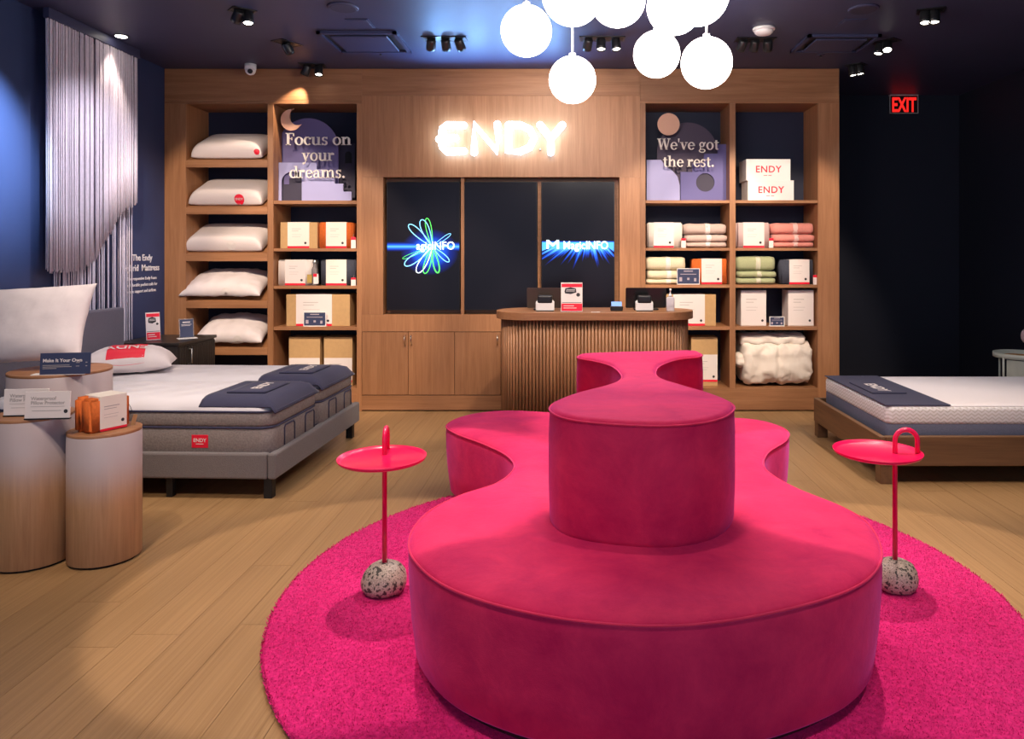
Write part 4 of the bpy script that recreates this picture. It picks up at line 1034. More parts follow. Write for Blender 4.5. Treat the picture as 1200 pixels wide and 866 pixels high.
box('kraft_tag', -0.058, -0.014, -0.034, -0.031, 0.025, 0.105, plain('gold_card', (0.42, 0.28, 0.07), 0.6), t); box('white_tag', 0.0, 0.046, -0.032, -0.030, 0.018, 0.11, WHITE, t); box('red_tip', 0.0, 0.032, -0.0335, -0.0322, 0.083, 0.112, RED, t)
product_box('product_box', 'wide kraft box with white sleeve behind a navy shelf sign', 'box', 335.5, 410, 345, r4, KRAFT, (347, 389), WHITE, group=GB, depth=0.26)
small_sign('navy shelf sign leaning on the wide kraft box', 355.6, 382, 365.5, r4)
for a, b, lab in ((338.5, 375, 'left of two upright kraft boxes on the bottom shelf behind the grey bed'), (379.5, 413, 'right of two upright kraft boxes on the bottom shelf behind the grey bed')):
    product_box('product_box', lab, 'box', a, b, 395, shelf_z(455), KRAFT, (a + 0.3, b - 0.3), WHITE, group=GB, band=(419.5, 448), Yf=YF + 0.10)
# right shelving
s1, s2, s3, s4 = (shelf_z(p[0]) for p in SHR)
GR = 'boxed bedding on the right shelves'
product_box('product_box', 'cream pack with white sleeve beside beige blankets', 'box', 759, 799.5, 260.8, s2, CREAM, (766, 789.5), WHITE, group=GR, soft=0.010)
t = hang_tag('dark and cream tag between the cream pack and beige blankets', 801.0, YF + 0.03, s2, 0.12)
product_box('product_box', 'blush pack with white sleeve beside coral blankets', 'box', 863.8, 902, 260.8, s2, plain('blush_fabric', (0.60, 0.44, 0.43), 0.8, bump=0.2, scale=60), (871, 895.5), WHITE, group=GR, soft=0.010)
hang_tag('white and red tag beside the coral blankets', 903.6, YF + 0.03, s2, 0.12)
product_box('product_box', 'orange pack with white sleeve on the right shelves', 'box', 812, 852, 303.3, s3, ORANGE, (822, 846), WHITE, group=GR, soft=0.008)
product_box('product_box', 'slate pack with white sleeve beside the green blankets', 'box', 915.5, 953, 304.3, s3, SLATE, (925, 948.5), WHITE, group=GR, soft=0.008)
hang_tag('white and red tag beside the slate pack on the right shelves', 955.4, YF + 0.03, s3, 0.12)
small_sign('navy shelf sign leaning on the cream blankets', 793.3, 820, 314.5, s3)
product_box('product_box', 'wide kraft box with white sleeve behind the reception desk', 'box', 775, 839, 345, s4, KRAFT, (789, 826), WHITE, group=GR, depth=0.26)
product_box('product_box', 'upright kraft box with white band on the lowest shelf by the sofa', 'box', 810, 841, 395, shelf_z(455), KRAFT, (810.3, 840.7), WHITE, group=GR, band=(415.5, 447.5), Yf=YF + 0.10)
for a, b, lab in ((868.3, 898, 'left of the two tall white boxes on the shelf above the duvet'), (923.6, 953.5, 'right of the two tall white boxes on the shelf above the duvet')):
    product_box('product_box', lab, 'box', a, b, 340.3, s4, WHITE, (a + 0.2, b - 0.2), WHITE, group=GR, red=False)
small_sign('navy shelf sign between the two tall white boxes', 901.8, 919.3, 371, s4)
# white ENDY gift boxes
def brand_box(label, pa, pb, zs, h, Yf, rz):
    x0, x1 = X(pa, Yf), X(pb, Yf); wd = (x1 - x0) / 2
    t = thing('gift_box', label, 'box', ((x0 + x1) / 2, Yf, zs), rz, 'white branded boxes on the right shelves')
    box('carton', -wd, wd, 0, 0.26, 0, h, WHITEP, t, 0.002)
    text('lettering', 'ENDY', 0.088, RED, t, (0.0, -0.0012, h * 0.38), ext=0.0005, bold=0.0012, align='CENTER', spacing=1.1)
    bars('print', [(-0.045, -0.01, h*0.22, h*0.245), (0.0, 0.03, h*0.22, h*0.245)], -0.0003, RED, t)
hL = Z(211.3, YF + 0.06) - s1
brand_box('lower of two stacked white brand boxes with red lettering', 876.5, 930.3, s1, hL, YF + 0.06, 0)
brand_box('upper of two stacked white brand boxes with red lettering', 874.3, 926.5, s1 + hL + 0.0006, Z(186.3, YF + 0.06) - s1 - hL, YF + 0.075, 0.02)
# folded blankets
def blanket_me(w_, d_, h_, seed):
    out = []
    n = 22; prof = []
    vs_, fs = [], []
    sec = []
    for i in range(20):
        a = 2 * PI * i / 20; c, s = math.cos(a), math.sin(a)
        sec.append((math.copysign(abs(c) ** 0.45, c), math.copysign(abs(s) ** 0.65, s)))
    K = 15
    for k in range(K + 1):
        u = 2 * k / K - 1; e = (1 - abs(u) ** 7) ** 0.5 * 0.12 + 0.88 if abs(u) < 1 else 0.86
        x = w_ / 2 * u
        for a, b in sec:
            q = noise.noise(Vector((u * 2.3 + seed, a * 2, b * 2 + seed))) * 0.007
            vs_.append((x + noise.noise(Vector((seed, a * 3, b * 3))) * 0.006 * (1 if abs(u) > 0.9 else 0), d_ / 2 + a * d_ / 2 * e + q, h_ / 2 + b * h_ / 2 * e + q * b))
    for k in range(K): add_ring_faces(fs, k * 20, (k + 1) * 20, 20)
    fs.append(tuple(range(19, -1, -1))); fs.append(tuple(K * 20 + i for i in range(20)))
    zm = min(v[2] for v in vs_); vs_ = [(x, y, z - zm) for x, y, z in vs_]
    return me_from('folded_cloth', vs_, fs, True)
def blankets(colname, mat, pa, pb, zs, tops, grp, band=WHITE, extra=None):
    Yb = YF + 0.04; z = zs
    names = ('bottom', 'middle', 'top')
    for i, pt_ in enumerate(tops):
        zt = Z(pt_, Yb); h = zt - z
        x0, x1 = X(pa, Yb), X(pb, Yb); sh = (0.0, 0.006, -0.004)[i]
        t = thing('folded_blanket', f'{names[i]} folded {colname} blanket in its stack on the right shelves', 'blanket', ((x0 + x1) / 2 + sh, Yb, z), 0, grp)
        me = blanket_me(x1 - x0 - 0.006, 0.27, h * 0.985, i * 3.1 + pa); obj('folded_cloth', me, mat, t)
        obj('paper_band', blanket_me(0.052, 0.276, h * 0.985 + 0.003, i * 3.1 + pa), band, t, (0.02, -0.003, -0.0012 if i else 0))
        z = zt + 0.0004
BEIGE = plain('beige_knit', (0.55, 0.42, 0.37), 0.9, var=0.05, scale=90, bump=0.2, sheen=0.2)
CORAL = plain('coral_knit', (0.66, 0.25, 0.21), 0.9, var=0.05, scale=90, bump=0.2, sheen=0.2)
CREAMB = plain('cream_knit', (0.68, 0.60, 0.42), 0.9, var=0.05, scale=90, bump=0.2, sheen=0.2)
GREEN = plain('sage_green_knit', (0.36, 0.39, 0.22), 0.9, var=0.05, scale=90, bump=0.2, sheen=0.2)
blankets('beige', BEIGE, 803, 852, s2, (284, 275, 262), 'folded beige blankets', WHITE)
blankets('coral', CORAL, 906, 954.5, s2, (284, 274.5, 261), 'folded coral blankets', plain('pink_band', (0.74, 0.50, 0.47), 0.6))
blankets('cream', CREAMB, 758, 804, s3, (327.5, 317, 301), 'folded cream blankets', CREAM)
blankets('sage green', GREEN, 864, 909.5, s3, (326, 318, 300), 'folded sage green blankets', plain('green_band', (0.56, 0.55, 0.42), 0.6))
# rolled duvet
t = thing('duvet', 'plump ivory duvet folded into the lowest right shelf', 'duvet', (X(911, YF + 0.03), YF + 0.02, shelf_z(455)), 0)
def roll(w_, d_, h_, ex, seed, amp, K=26, S=36, pucker=True):
    vs_, fs = [], []
    for k in range(K + 1):
        u = 2 * k / K - 1
        end = max(0.0, 1 - abs(u) ** 9) ** 0.35 * 0.16 + 0.84
        for i in range(S):
            a = 2 * PI * i / S; c, s = math.cos(a), math.sin(a)
            px, pz = math.copysign(abs(c) ** ex, c), math.copysign(abs(s) ** ex, s)
            q = noise.noise(Vector((u * 3 + seed, px * 2.2, pz * 2.2))) * amp + noise.noise(Vector((u * 9, px * 6 + seed, pz * 6))) * amp * 0.35
            if pucker: q -= 0.022 * math.exp(-((u - 0.02) / 0.06) ** 2) + 0.014 * math.exp(-((pz - 0.25) / 0.07) ** 2) * (0.6 + 0.4 * math.sin(a * 5))
            vs_.append((w_ / 2 * u + noise.noise(Vector((px * 2, pz * 3, seed))) * 0.02 * abs(u), d_ / 2 + px * (d_ / 2 * end + q), h_ / 2 + pz * (h_ / 2 * end + q)))
    for k in range(K): add_ring_faces(fs, k * S, (k + 1) * S, S)
    fs.append(tuple(range(S - 1, -1, -1))); fs.append(tuple(K * S + i for i in range(S)))
    zm = min(v[2] for v in vs_); return me_from('roll', [(x, y, z - zm) for x, y, z in vs_], fs, True)
dw_ = X(952, YI) - X(872, YI)
obj('folded_body', roll(dw_, 0.38, 0.40, 0.62, 2.0, 0.030, K=44, S=56), DUVETM, t, (0.012, 0.0, 0))
obj('top_fold', roll(dw_ * 0.93, 0.34, 0.12, 0.6, 7.0, 0.020, K=40, S=40, pucker=False), DUVETM, t, (-0.02, 0.05, 0.365))
obj('inner_fold', roll(dw_ * 0.30, 0.20, 0.13, 0.75, 4.0, 0.012, K=10), DUVETM, t, (-dw_ / 2 + 0.045, 0.03, 0.17))
# pillows on the sloped shelves
SLOPE = math.atan2(0.185, 0.44 - 0.041)
def shelf_pillow(k, label, pa, pb, soft, badge):
    Yp = YF + 0.02
    zf = uz(SH1[k][0]); 
    x0, x1 = X(pa, YF + 0.1), X(pb, YF + 0.1); w_ = x1 - x0
    t = thing('pillow', label, 'pillow', ((x0 + x1) / 2, YF + 0.02, zf + 0.002), 0, 'pillows on the sloped shelves')
    if soft: me, e = pillow_me('cover', w_, 0.46, 0.125, pe=2.6, k=0.5, seed=k * 5.0, wrinkle=0.022, pinch=0.05)
    else: me, e = pillow_me('cover', w_, 0.42, 0.125, pe=7.0, k=0.42, seed=k * 5.0, wrinkle=0.001, pinch=0.01, flat=0.25)
    yy = -0.02 if soft else 0.012
    c = obj('cover', me, COTTON if soft else FOAM, t, (0, yy + (0.23 if soft else 0.21) * math.cos(SLOPE), (0.23 if soft else 0.21) * math.sin(SLOPE) + 0.001), (SLOPE, 0, 0))
    if badge:
        bx_, by_, mt, r = badge
        bm = bmesh.new(); bm.from_mesh(me); tr_ = BVHTree.FromBMesh(bm); bm.free()
        hd = 0.23 if soft else 0.21
        ct = Vector((bx_ * w_, -hd + by_, 0.062)); dr = Vector((0, 0.82, -0.57)); ey = Vector((0, 0.57, 0.82))
        def onto(px, py, off):
            o_ = ct + Vector((px, 0, 0)) + ey * py - dr * 0.6
            h = tr_.ray_cast(o_, dr)[0]
            return (h if h else tr_.find_nearest(o_ + dr * 0.6)[0]) - dr * off
        bm = bmesh.new(); bmesh.ops.create_circle(bm, cap_ends=True, cap_tris=True, radius=r, segments=20); bmesh.ops.subdivide_edges(bm, edges=bm.edges[:], cuts=2)
        for v in bm.verts: v.co = onto(v.co.x, v.co.y, 0.004)
        b = obj('badge', bm_me('badge', bm, True), mt, c)
        if mt is RED and r > 0.04:
            tm = text_me('ENDY', 0.028, 0.0, 0.0004, 'CENTER')
            for v in tm.vertices: v.co = onto(v.co.x, v.co.y - 0.008, 0.006)
            obj('lettering', tm, WHITE, b)
PALE = plain('pale_badge', (0.70, 0.64, 0.62), 0.7)
shelf_pillow(0, 'smooth foam pillow on the top sloped shelf', 229, 311, False, (0.44, 0.03, RED, 0.026))
shelf_pillow(1, 'foam pillow with round red badge on the second sloped shelf', 226, 311.5, False, (0.20, 0.02, RED, 0.046))
shelf_pillow(2, 'foam pillow with pale round badge on the middle sloped shelf', 221, 311, False, (0.12, 0.03, PALE, 0.044))
shelf_pillow(3, 'soft cotton pillow overhanging the fourth sloped shelf', 217, 311, True, (0.08, 0.05, PALE, 0.042))
shelf_pillow(4, 'soft crumpled pillow on the lowest sloped shelf behind the nightstand', 232, 313, True, (0.16, 0.03, PALE, 0.042))

# ------------------------------------------------------------------ serif display lettering
T_, t_ = 0.165, 0.062
def R(x0, x1, y0, y1): return [(x0, y0), (x1, y0), (x1, y1), (x0, y1)]
def ARC(cx, cy, rx, ry, a0, a1, T=T_, t=t_, n=18):
    o_, i_ = [], []
    for k in range(n + 1):
        a = math.radians(a0 + (a1 - a0) * k / n); o_.append((cx + rx * math.cos(a), cy + ry * math.sin(a))); i_.append((cx + (rx - T) * math.cos(a), cy + (ry - t) * math.sin(a)))
    return [[o_[k], o_[k+1], i_[k+1], i_[k]] for k in range(n)]
def DG(x0, y0, x1, y1, w): return [(x0, y0), (x0 + w, y0), (x1 + w, y1), (x1, y1)]
def DOT(cx, cy, r): return [(cx + r * math.cos(2*PI*k/12), cy + r * math.sin(2*PI*k/12)) for k in range(12)]
XH = 0.67; sf = 0.055
G = {
 'F': (0.72, [R(.10,.28,0,1), R(.0,.40,0,sf), R(.0,.66,1-sf,1), R(.60,.66,.74,1), R(.28,.50,.50,.56), R(.46,.51,.40,.66)]),
 'o': (0.74, ARC(.37,.335,.345,.35,0,360,n=30)),
 'c': (0.64, ARC(.36,.335,.335,.35,48,318) + [DOT(.53,.55,.085)]),
 'u': (0.84, [R(.10,.26,.18,XH), R(.0,.14,XH-sf,XH), R(.54,.70,0,XH), R(.46,.60,XH-sf,XH), R(.62,.80,0,sf)] + ARC(.34,.20,.24,.215,180,330)),
 's': (0.56, ARC(.27,.50,.215,.185,25,255,.13,.06) + ARC(.27,.185,.225,.20,-155,85,.13,.06) + [R(.43,.48,.50,.68), R(.045,.095,-.01,.18)]),
 'n': (0.86, [R(.10,.26,0,XH), R(.0,.14,XH-sf,XH), R(.0,.36,0,sf), R(.55,.71,0,.45), R(.46,.82,0,sf)] + ARC(.46,.44,.25,.245,0,160)),
 'y': (0.72, [DG(.06,XH,.30,.02,.17), DG(.58,XH,.22,-.24,.06), R(.0,.30,XH-sf,XH), R(.46,.72,XH-sf,XH), DOT(.16,-.22,.085)]),
 'r': (0.60, [R(.10,.26,0,XH), R(.0,.14,XH-sf,XH), R(.0,.38,0,sf), DOT(.49,.57,.09)] + ARC(.44,.45,.20,.235,70,170)),
 'd': (0.80, ARC(.35,.335,.33,.35,0,360,n=30) + [R(.53,.69,0,1), R(.42,.58,1-sf,1), R(.64,.79,0,sf)]),
 'e': (0.68, ARC(.36,.335,.335,.35,0,325,n=26) + [R(.16,.66,.33,.385)]),
 'a': (0.70, [R(.40,.56,.06,.46), R(.52,.69,0,sf)] + ARC(.31,.45,.25,.23,0,150) + [DOT(.13,.53,.08)] + ARC(.26,.19,.235,.20,60,330,.15,.06) + [DG(.30,.37,.42,.42,.1)]),
 'm': (1.26, [R(.10,.26,0,XH), R(.0,.14,XH-sf,XH), R(.0,.36,0,sf), R(.53,.69,0,.45), R(.45,.78,0,sf), R(.96,1.12,0,.45), R(.88,1.22,0,sf)] + ARC(.45,.44,.24,.245,0,160) + ARC(.88,.44,.24,.245,0,160)),
 'W': (1.22, [DG(.06,1,.30,0,.19), DG(.58,1,.34,0,.07), DG(.50,1,.78,0,.19), DG(1.08,1,.84,0,.07), R(.0,.36,1-sf,1), R(.46,.78,1-sf,1), R(.96,1.24,1-sf,1)]),
 'v': (0.70, [DG(.06,XH,.28,0,.17), DG(.58,XH,.32,0,.06), R(.0,.30,XH-sf,XH), R(.46,.72,XH-sf,XH)]),
 'g': (0.70, ARC(.31,.45,.25,.23,0,360,.14,.06,26) + ARC(.33,-.10,.31,.17,0,360,.09,.06,26) + [R(.12,.20,.02,.26), DOT(.60,.61,.075)]),
 't': (0.50, [R(.14,.30,.14,.84), R(.02,.46,XH-sf,XH)] + ARC(.32,.16,.18,.17,180,320)),
 'h': (0.86, [R(.10,.26,0,1), R(.0,.14,1-sf,1), R(.0,.36,0,sf), R(.55,.71,0,.45), R(.46,.82,0,sf)] + ARC(.46,.44,.25,.245,0,160)),
 '.': (0.34, [DOT(.15,.085,.10)]), "'": (0.26, [[(.06,1.0),(.20,1.0),(.16,.66),(.10,.66)]]), ' ': (0.36, []),
}
def serif_line(s, h, xc, z, y0, y1, mat, parent, width=None):
    tot = sum(G[c][0] for c in s); k = h
    kx = (width / tot) if width else h
    x = xc - tot * kx / 2
    for c in s:
        wd, polys = G[c]
        if polys:
            bm = bmesh.new()
            for p in polys:
                ar = sum(p[i][0] * p[(i+1) % len(p)][1] - p[(i+1) % len(p)][0] * p[i][1] for i in range(len(p)))
                if ar < 0: p = p[::-1]
                A = [bm.verts.new((a * kx, 0, b * k)) for a, b in p]; B = [bm.verts.new((a * kx, y1 - y0, b * k)) for a, b in p]
                bm.faces.new(A); bm.faces.new(B[::-1])
                for i in range(len(p)): j = (i + 1) % len(p); bm.faces.new((A[j], A[i], B[i], B[j]))
            nm = {'.': 'full_stop', "'": 'apostrophe'}.get(c, 'letter')
            obj(nm, bm_me(nm, bm), mat, parent, (x, y0, z))
        x += wd * kx
LETW = plain('ivory_letters', (0.80, 0.74, 0.68), 0.5)
LAV = plain('lavender_board', (0.36, 0.36, 0.62), 0.6); LAVD = plain('violet_board', (0.13, 0.11, 0.27), 0.6); PLUM = plain('plum_board', (0.075, 0.055, 0.095), 0.6); INDIGO = plain('indigo_board', (0.12, 0.11, 0.30), 0.6)
PEACH = plain('peach_board', (0.72, 0.42, 0.30), 0.6); DKB = plain('dark_board', (0.035, 0.030, 0.060), 0.6)
def disp_fn(Yp, zs):
    return lambda x, y: (X(x, Yp), Z(y, Yp) - zs)
zs = shelf_z(235)
sgn = thing('display_sign', 'layered arch and stair display reading Focus on your dreams', 'sign', (0, 0, zs))
Ya, Yb_, Yc = YF + 0.20, YF + 0.12, YF + 0.05
q = disp_fn(Ya, zs); cx_, cy_, rr = 361, 174, 35.5
plate('arch_panel', [(q(cx_ - rr, 0)[0], 0)] + [(q(cx_ + rr, 0)[0], 0)] + [q(cx_ + rr * math.cos(a), cy_ - rr * math.sin(a)) for a in [PI * i / 24 for i in range(25)]], Ya, Ya + 0.012, LAVD, sgn)
q = disp_fn(Ya + 0.05, zs)
plate('dark_panel', [(q(385, 0)[0], 0), (q(416, 0)[0], 0), q(416, 168), q(385, 168)], Ya + 0.05, Ya + 0.06, DKB, sgn)
q2 = disp_fn(Ya + 0.045, zs)
plate('arch_window', [q2(404.5, 191.5), q2(412, 191.5)] + [q2(408.25 + 3.75 * math.cos(a), 181 - 3.5 * math.sin(a)) for a in [PI * i / 10 for i in range(11)]], Ya + 0.042, Ya + 0.0495, plain('black_board', (0.004, 0.004, 0.006), 0.6), sgn)
q = disp_fn(Yb_, zs)
st = [(322.5, 236), (329.8, 236), (329.8, 213)] + [(342 - 12.2 * math.cos(a), 213 - 11.5 * math.sin(a)) for a in [PI/2 * i / 8 for i in range(1, 9)]] + [(353.6, 201.5), (353.6, 236), (412, 236), (412, 224.5), (402.2, 224.5), (402.2, 215.2), (392.4, 215.2), (392.4, 207.8), (381, 207.8), (381, 198.5), (371.2, 198.5), (371.2, 190.5), (322.5, 190.5)]
plate('stair_panel', [(q(x, 0)[0], 0.0) if y == 236 else q(x, y) for x, y in st], Yb_, Yb_ + 0.012, LAV, sgn)
q = disp_fn(Yb_ + 0.03, zs)
plate('doorway_panel', [(q(329, 0)[0], 0), (q(354.5, 0)[0], 0), q(354.5, 199), q(329, 199)], Yb_ + 0.03, Yb_ + 0.04, DKB, sgn)
plate('inner_step', [(q(333, 0)[0], q(0, 216)[1]), q(339, 216), q(339, 209), q(346, 209), q(346, 203), q(333, 203)], Yb_ + 0.026, Yb_ + 0.0299, LAVD, sgn)
q = disp_fn(Yc + 0.04, zs)
mo = [(341 + 12.2 * math.cos(a), 140.5 - 12.5 * math.sin(a)) for a in [math.radians(78 + (325 - 78) * i / 24) for i in range(25)]] + [(348.6 + 9.6 * math.cos(a), 136.2 - 10.5 * math.sin(a)) for a in [math.radians(298 - (298 - 118) * i / 18) for i in range(19)]]
plate('crescent_moon', [q(x, y) for x, y in mo], Yc + 0.04, Yc + 0.052, PEACH, sgn)
# clear rods that carry the floating pieces
def rods(parent, pts, y0, y1):
    for x, z in pts: tube('support_rod', [(x, y0, z), (x, y1, z)], 0.004, ACRYL, parent, 6)
q = disp_fn(Yc, zs)
for s_, xa, xb, yb, hpx in (('Focus on', 334.7, 412, 169.8, 14), ('your', 353.5, 391.5, 188.3, 14), ('dreams.', 338.8, 404.8, 208.4, 14)):
    (xl_, zb_), (xr_, _) = q(xa, yb), q(xb, yb)
    serif_line(s_, hpx * Yc / FPX, (xl_ + xr_) / 2, zb_, Yc, Yc + 0.014, LETW, sgn, xr_ - xl_)
    rods(sgn, [(xl_ + (xr_ - xl_) * 0.35, zb_ + 0.03), (xl_ + (xr_ - xl_) * 0.75, zb_ + 0.03)], Yc + 0.008, Ya + 0.001)
qq = disp_fn(Yc + 0.05, zs); rods(sgn, [qq(333, 146)], Yc + 0.045, YF + 0.42)
# right display
zs = shelf_z(SHR[0][0])
sgn = thing('display_sign', 'layered curved board display reading We\'ve got the rest', 'sign', (0, 0, zs))
q = disp_fn(Ya, zs)
pl = [(770, 236), (841, 236), (841, 160)] + [(803 + 38 * math.cos(a), 182 - 38 * math.sin(a)) for a in [PI * i / 24 for i in range(0, 25)]] + [(770, 182)]
plate('arch_panel', [(q(x, 0)[0], 0) if y == 236 else q(x, y) for x, y in [(770, 236), (841, 236)] + [(805.5 + 35.5 * math.cos(a), 179 - 35.5 * math.sin(a)) for a in [PI * i / 24 for i in range(25)]]], Ya, Ya + 0.012, PLUM, sgn)
q = disp_fn(Yb_ + 0.03, zs)
hole = [(826.5 + 10.8 * math.cos(2*PI*i/28), 213.8 - 10.8 * math.sin(2*PI*i/28)) for i in range(28)]
outer = [(797.5, 236), (854, 236), (854, 169), (841, 169), (841, 180), (825, 180), (825, 191), (811.5, 191), (811.5, 201.5), (797.5, 201.5)]
poly = [(797.5, 236), (826.5, 236)] + [(826.5 + 10.8 * math.cos(a), 213.8 - 10.8 * math.sin(a)) for a in [-PI/2 - 2*PI*i/28 for i in range(29)]] + [(826.6, 236)] + outer[1:]
poly = [poly[0]] + poly[1:]
lh = [(797.5, 236), (826.5, 236)] + [(826.5 + 10.8 * math.cos(a), 213.8 - 10.8 * math.sin(a)) for a in [-PI/2 - PI*i/16 for i in range(17)]] + [(826.5, 180), (825, 180), (825, 191), (811.5, 191), (811.5, 201.5), (797.5, 201.5)]
rh = [(826.5, 236), (854, 236), (854, 169), (841, 169), (841, 180), (826.5, 180)] + [(826.5 + 10.8 * math.cos(a), 213.8 - 10.8 * math.sin(a)) for a in [PI/2 - PI*i/16 for i in range(17)]]
bm = bmesh.new()
for pp in (lh, rh):
    o_ = plate('half', [(q(x, 0)[0], 0) if y == 236 else q(x, y) for x, y in pp], Yb_ + 0.03, Yb_ + 0.045, INDIGO); bm.from_mesh(o_.data); bpy.data.objects.remove(o_)
obj('stepped_panel', bm_me('stepped_panel', bm), INDIGO, sgn)
bm = bmesh.new(); c_ = q(826.5, 213.8); bmesh.ops.create_circle(bm, cap_ends=True, radius=0.10, segments=24, matrix=Matrix.Translation((c_[0], Yb_ + 0.047, c_[1])) @ Matrix.Rotation(PI/2, 4, 'X')); obj('porthole_back', bm_me('porthole_back', bm), DKB, sgn)
q = disp_fn(Yb_, zs)
pl = [(757.8, 236), (796.8, 236), (796.6, 217), (794, 207), (788, 200), (781, 195), (776, 189), (774.5, 187.3), (757.8, 187.3)]
plate('curved_panel', [(q(x, 0)[0], 0) if y == 236 else q(x, y) for x, y in pl], Yb_, Yb_ + 0.012, LAV, sgn)
q = disp_fn(Yc + 0.04, zs)
bm = bmesh.new(); c_ = q(783.5, 145.5); bmesh.ops.create_cone(bm, cap_ends=True, radius1=0.104, radius2=0.104, depth=0.012, segments=40, matrix=Matrix.Translation((c_[0], Yc + 0.045, c_[1])) @ Matrix.Rotation(PI/2, 4, 'X')); obj('sun_disc', bm_me('sun_disc', bm), PEACH, sgn)
rods(sgn, [c_], Yc + 0.05, YF + 0.42)
q = disp_fn(Yc, zs)
for s_, xa, xb, yb, hpx in (("We've got", 770.3, 843, 175.2, 13), ('the rest.', 776.8, 837.5, 195.4, 13)):
    (xl_, zb_), (xr_, _) = q(xa, yb), q(xb, yb)
    serif_line(s_, hpx * Yc / FPX, (xl_ + xr_) / 2, zb_, Yc, Yc + 0.014, LETW, sgn, xr_ - xl_)
    rods(sgn, [(xl_ + (xr_ - xl_) * 0.35, zb_ + 0.03), (xl_ + (xr_ - xl_) * 0.7, zb_ + 0.03)], Yc + 0.008, Ya + 0.001)

# ------------------------------------------------------------------ ceiling fittings
def cy(py): return (CEIL - CAM_H) * FPX / (VY - py)
def cpt(px, py): y = cy(py); return X(px, y), y
def spot_fixture(label, p0, p1, heads, group='recessed ceiling spotlights'):
    """p0,p1: ends of the recess; heads: (fraction, lit, tilt vector, target)"""
    (xa, ya), (xb, yb) = cpt(*p0), cpt(*p1); xm, ym = (xa + xb) / 2, (ya + yb) / 2
    L_ = math.hypot(xb - xa, yb - ya); an = math.atan2(yb - ya, xb - xa)
    t = thing('ceiling_spotlight', label, 'spotlight', (xm, ym, CEIL - 0.001), an, group)
    bm = bmesh.new()
    w2, l2 = 0.065, L_ / 2
    for a in ((-l2, l2, -w2, -w2 + 0.012), (-l2, l2, w2 - 0.012, w2), (-l2, -l2 + 0.012, -w2, w2), (l2 - 0.012, l2, -w2, w2)): add_box(bm, a[0], a[1], a[2], a[3], -0.006, 0)
    obj('trim', bm_me('trim', bm), DARKM, t); box('housing', -l2 + 0.012, l2 - 0.012, -w2 + 0.012, w2 - 0.012, -0.003, -0.0005, DARK, t)
    for fr, lit, d, pw in heads:
        hx = (fr - 0.5) * L_
        dv = Vector(d).normalized()
        R3 = Matrix.Rotation(-an, 3, 'Z'); dl = R3 @ dv
        qt = dl.to_track_quat('Z', 'Y').to_euler()
        h = lathe('lamp_head', [(0.030, -0.02), (0.036, -0.01), (0.038, 0.05), (0.038, 0.075), (0.034, 0.075), (0.031, 0.062)], DARKM, t, (hx, 0, -0.022), 20, qt)
        lathe('lens', [(0.031, 0.0), (0.031, 0.003)], LAMPF if lit else DARK, h, (0, 0, 0.061), 20)
        if pw:
            c = Vector((xm, ym, CEIL)) + Matrix.Rotation(an, 3, 'Z') @ Vector((hx, 0, -0.022)) + dv * 0.09
            spot(c, c + dv, pw[0], pw[1], pw[2] if len(pw) > 2 else WARM, 0.5, 0.02)
dn = (0, 0.1, -1)
spot_fixture('two-head recessed spotlight nearest the string curtain', (270, 9), (298, 15), [(0.35, False, (-0.5, 0.5, -0.6), None), (0.72, True, (0.15, -0.25, -1), (40, 60))])
spot_fixture('single dark recessed spotlight left of the ceiling vent', (324, 46), (349, 54), [(0.45, False, (0.3, 0.5, -0.8), None)])
spot_fixture('recessed spotlight washing the oak above the left shelves', (351, 75.5), (381, 76.5), [(0.30, False, (-0.45, 0.25, -0.9), (26, 60)), (0.75, True, (0.05, -0.2, -1), None)])
spot_fixture('three dark spotlights in a row right of the ceiling vent', (495, 45), (547, 45), [(0.2, False, (-0.2, 0.8, -0.7), None), (0.52, False, (0, 0.8, -0.7), None), (0.82, False, (0.2, 0.8, -0.7), None)])
spot_fixture('row of spotlights behind the globe lamps', (679, 45), (732, 45), [(0.2, False, (-0.2, 0.8, -0.7), None), (0.48, True, (0, -0.2, -1), None), (0.80, True, (0.1, -0.2, -1), (30, 60))])
spot_fixture('three dark spotlights below the smoke detector', (862, 46), (908, 46), [(0.2, False, (-0.2, 0.8, -0.7), None), (0.5, False, (0, 0.8, -0.7), None), (0.82, False, (0.2, 0.8, -0.7), None)])
spot_fixture('two lit spotlights nearest the camera on the right ceiling', (1074, 14), (1108, 10), [(0.3, True, (-0.1, -0.25, -1), None), (0.62, True, (-0.1, -0.15, -1), (60, 60, SOFT))])
spot_fixture('two lit spotlights beside the right ceiling vent', (1024, 52), (1052, 45), [(0.25, True, (-0.2, -0.1, -1), None), (0.55, True, (-0.15, -0.5, -0.9), (50, 55, SOFT))])
spot_fixture('two small lit spotlights nearest the exit sign', (993, 78), (1013, 74), [(0.3, True, (0.1, -0.1, -1), None), (0.7, True, (0.1, -0.1, -1), (25, 60, COOL))])
x, y = cpt(142, 42)
t = thing('downlight', 'small round lit downlight beside the string curtain', 'downlight', (x, y, CEIL - 0.001))
lathe('ring', [(0.055, -0.004), (0.058, 0.0)], DARKM, t, n=28); lathe('lens', [(0.040, -0.007), (0.042, -0.0045)], LAMPF, t, n=28)
spot((x, y, CEIL - 0.02), (XL + 0.09, y + 0.05, 1.6), 34, 62, SOFT, 0.8)
for px, py, lab in ((402, 8, 'round ceiling speaker near the left vent'), (1012, 10, 'round ceiling speaker near the right vent')):
    x, y = cpt(px, py); t = thing('ceiling_speaker', lab, 'speaker', (x, y, CEIL - 0.001), 0, 'round ceiling speakers')
    lathe('rim', [(0.098, -0.012), (0.105, -0.006), (0.106, 0)], NAVYC, t, n=36); lathe('grille', [(0.088, -0.0135), (0.090, -0.0121)], DKB, t, n=36)
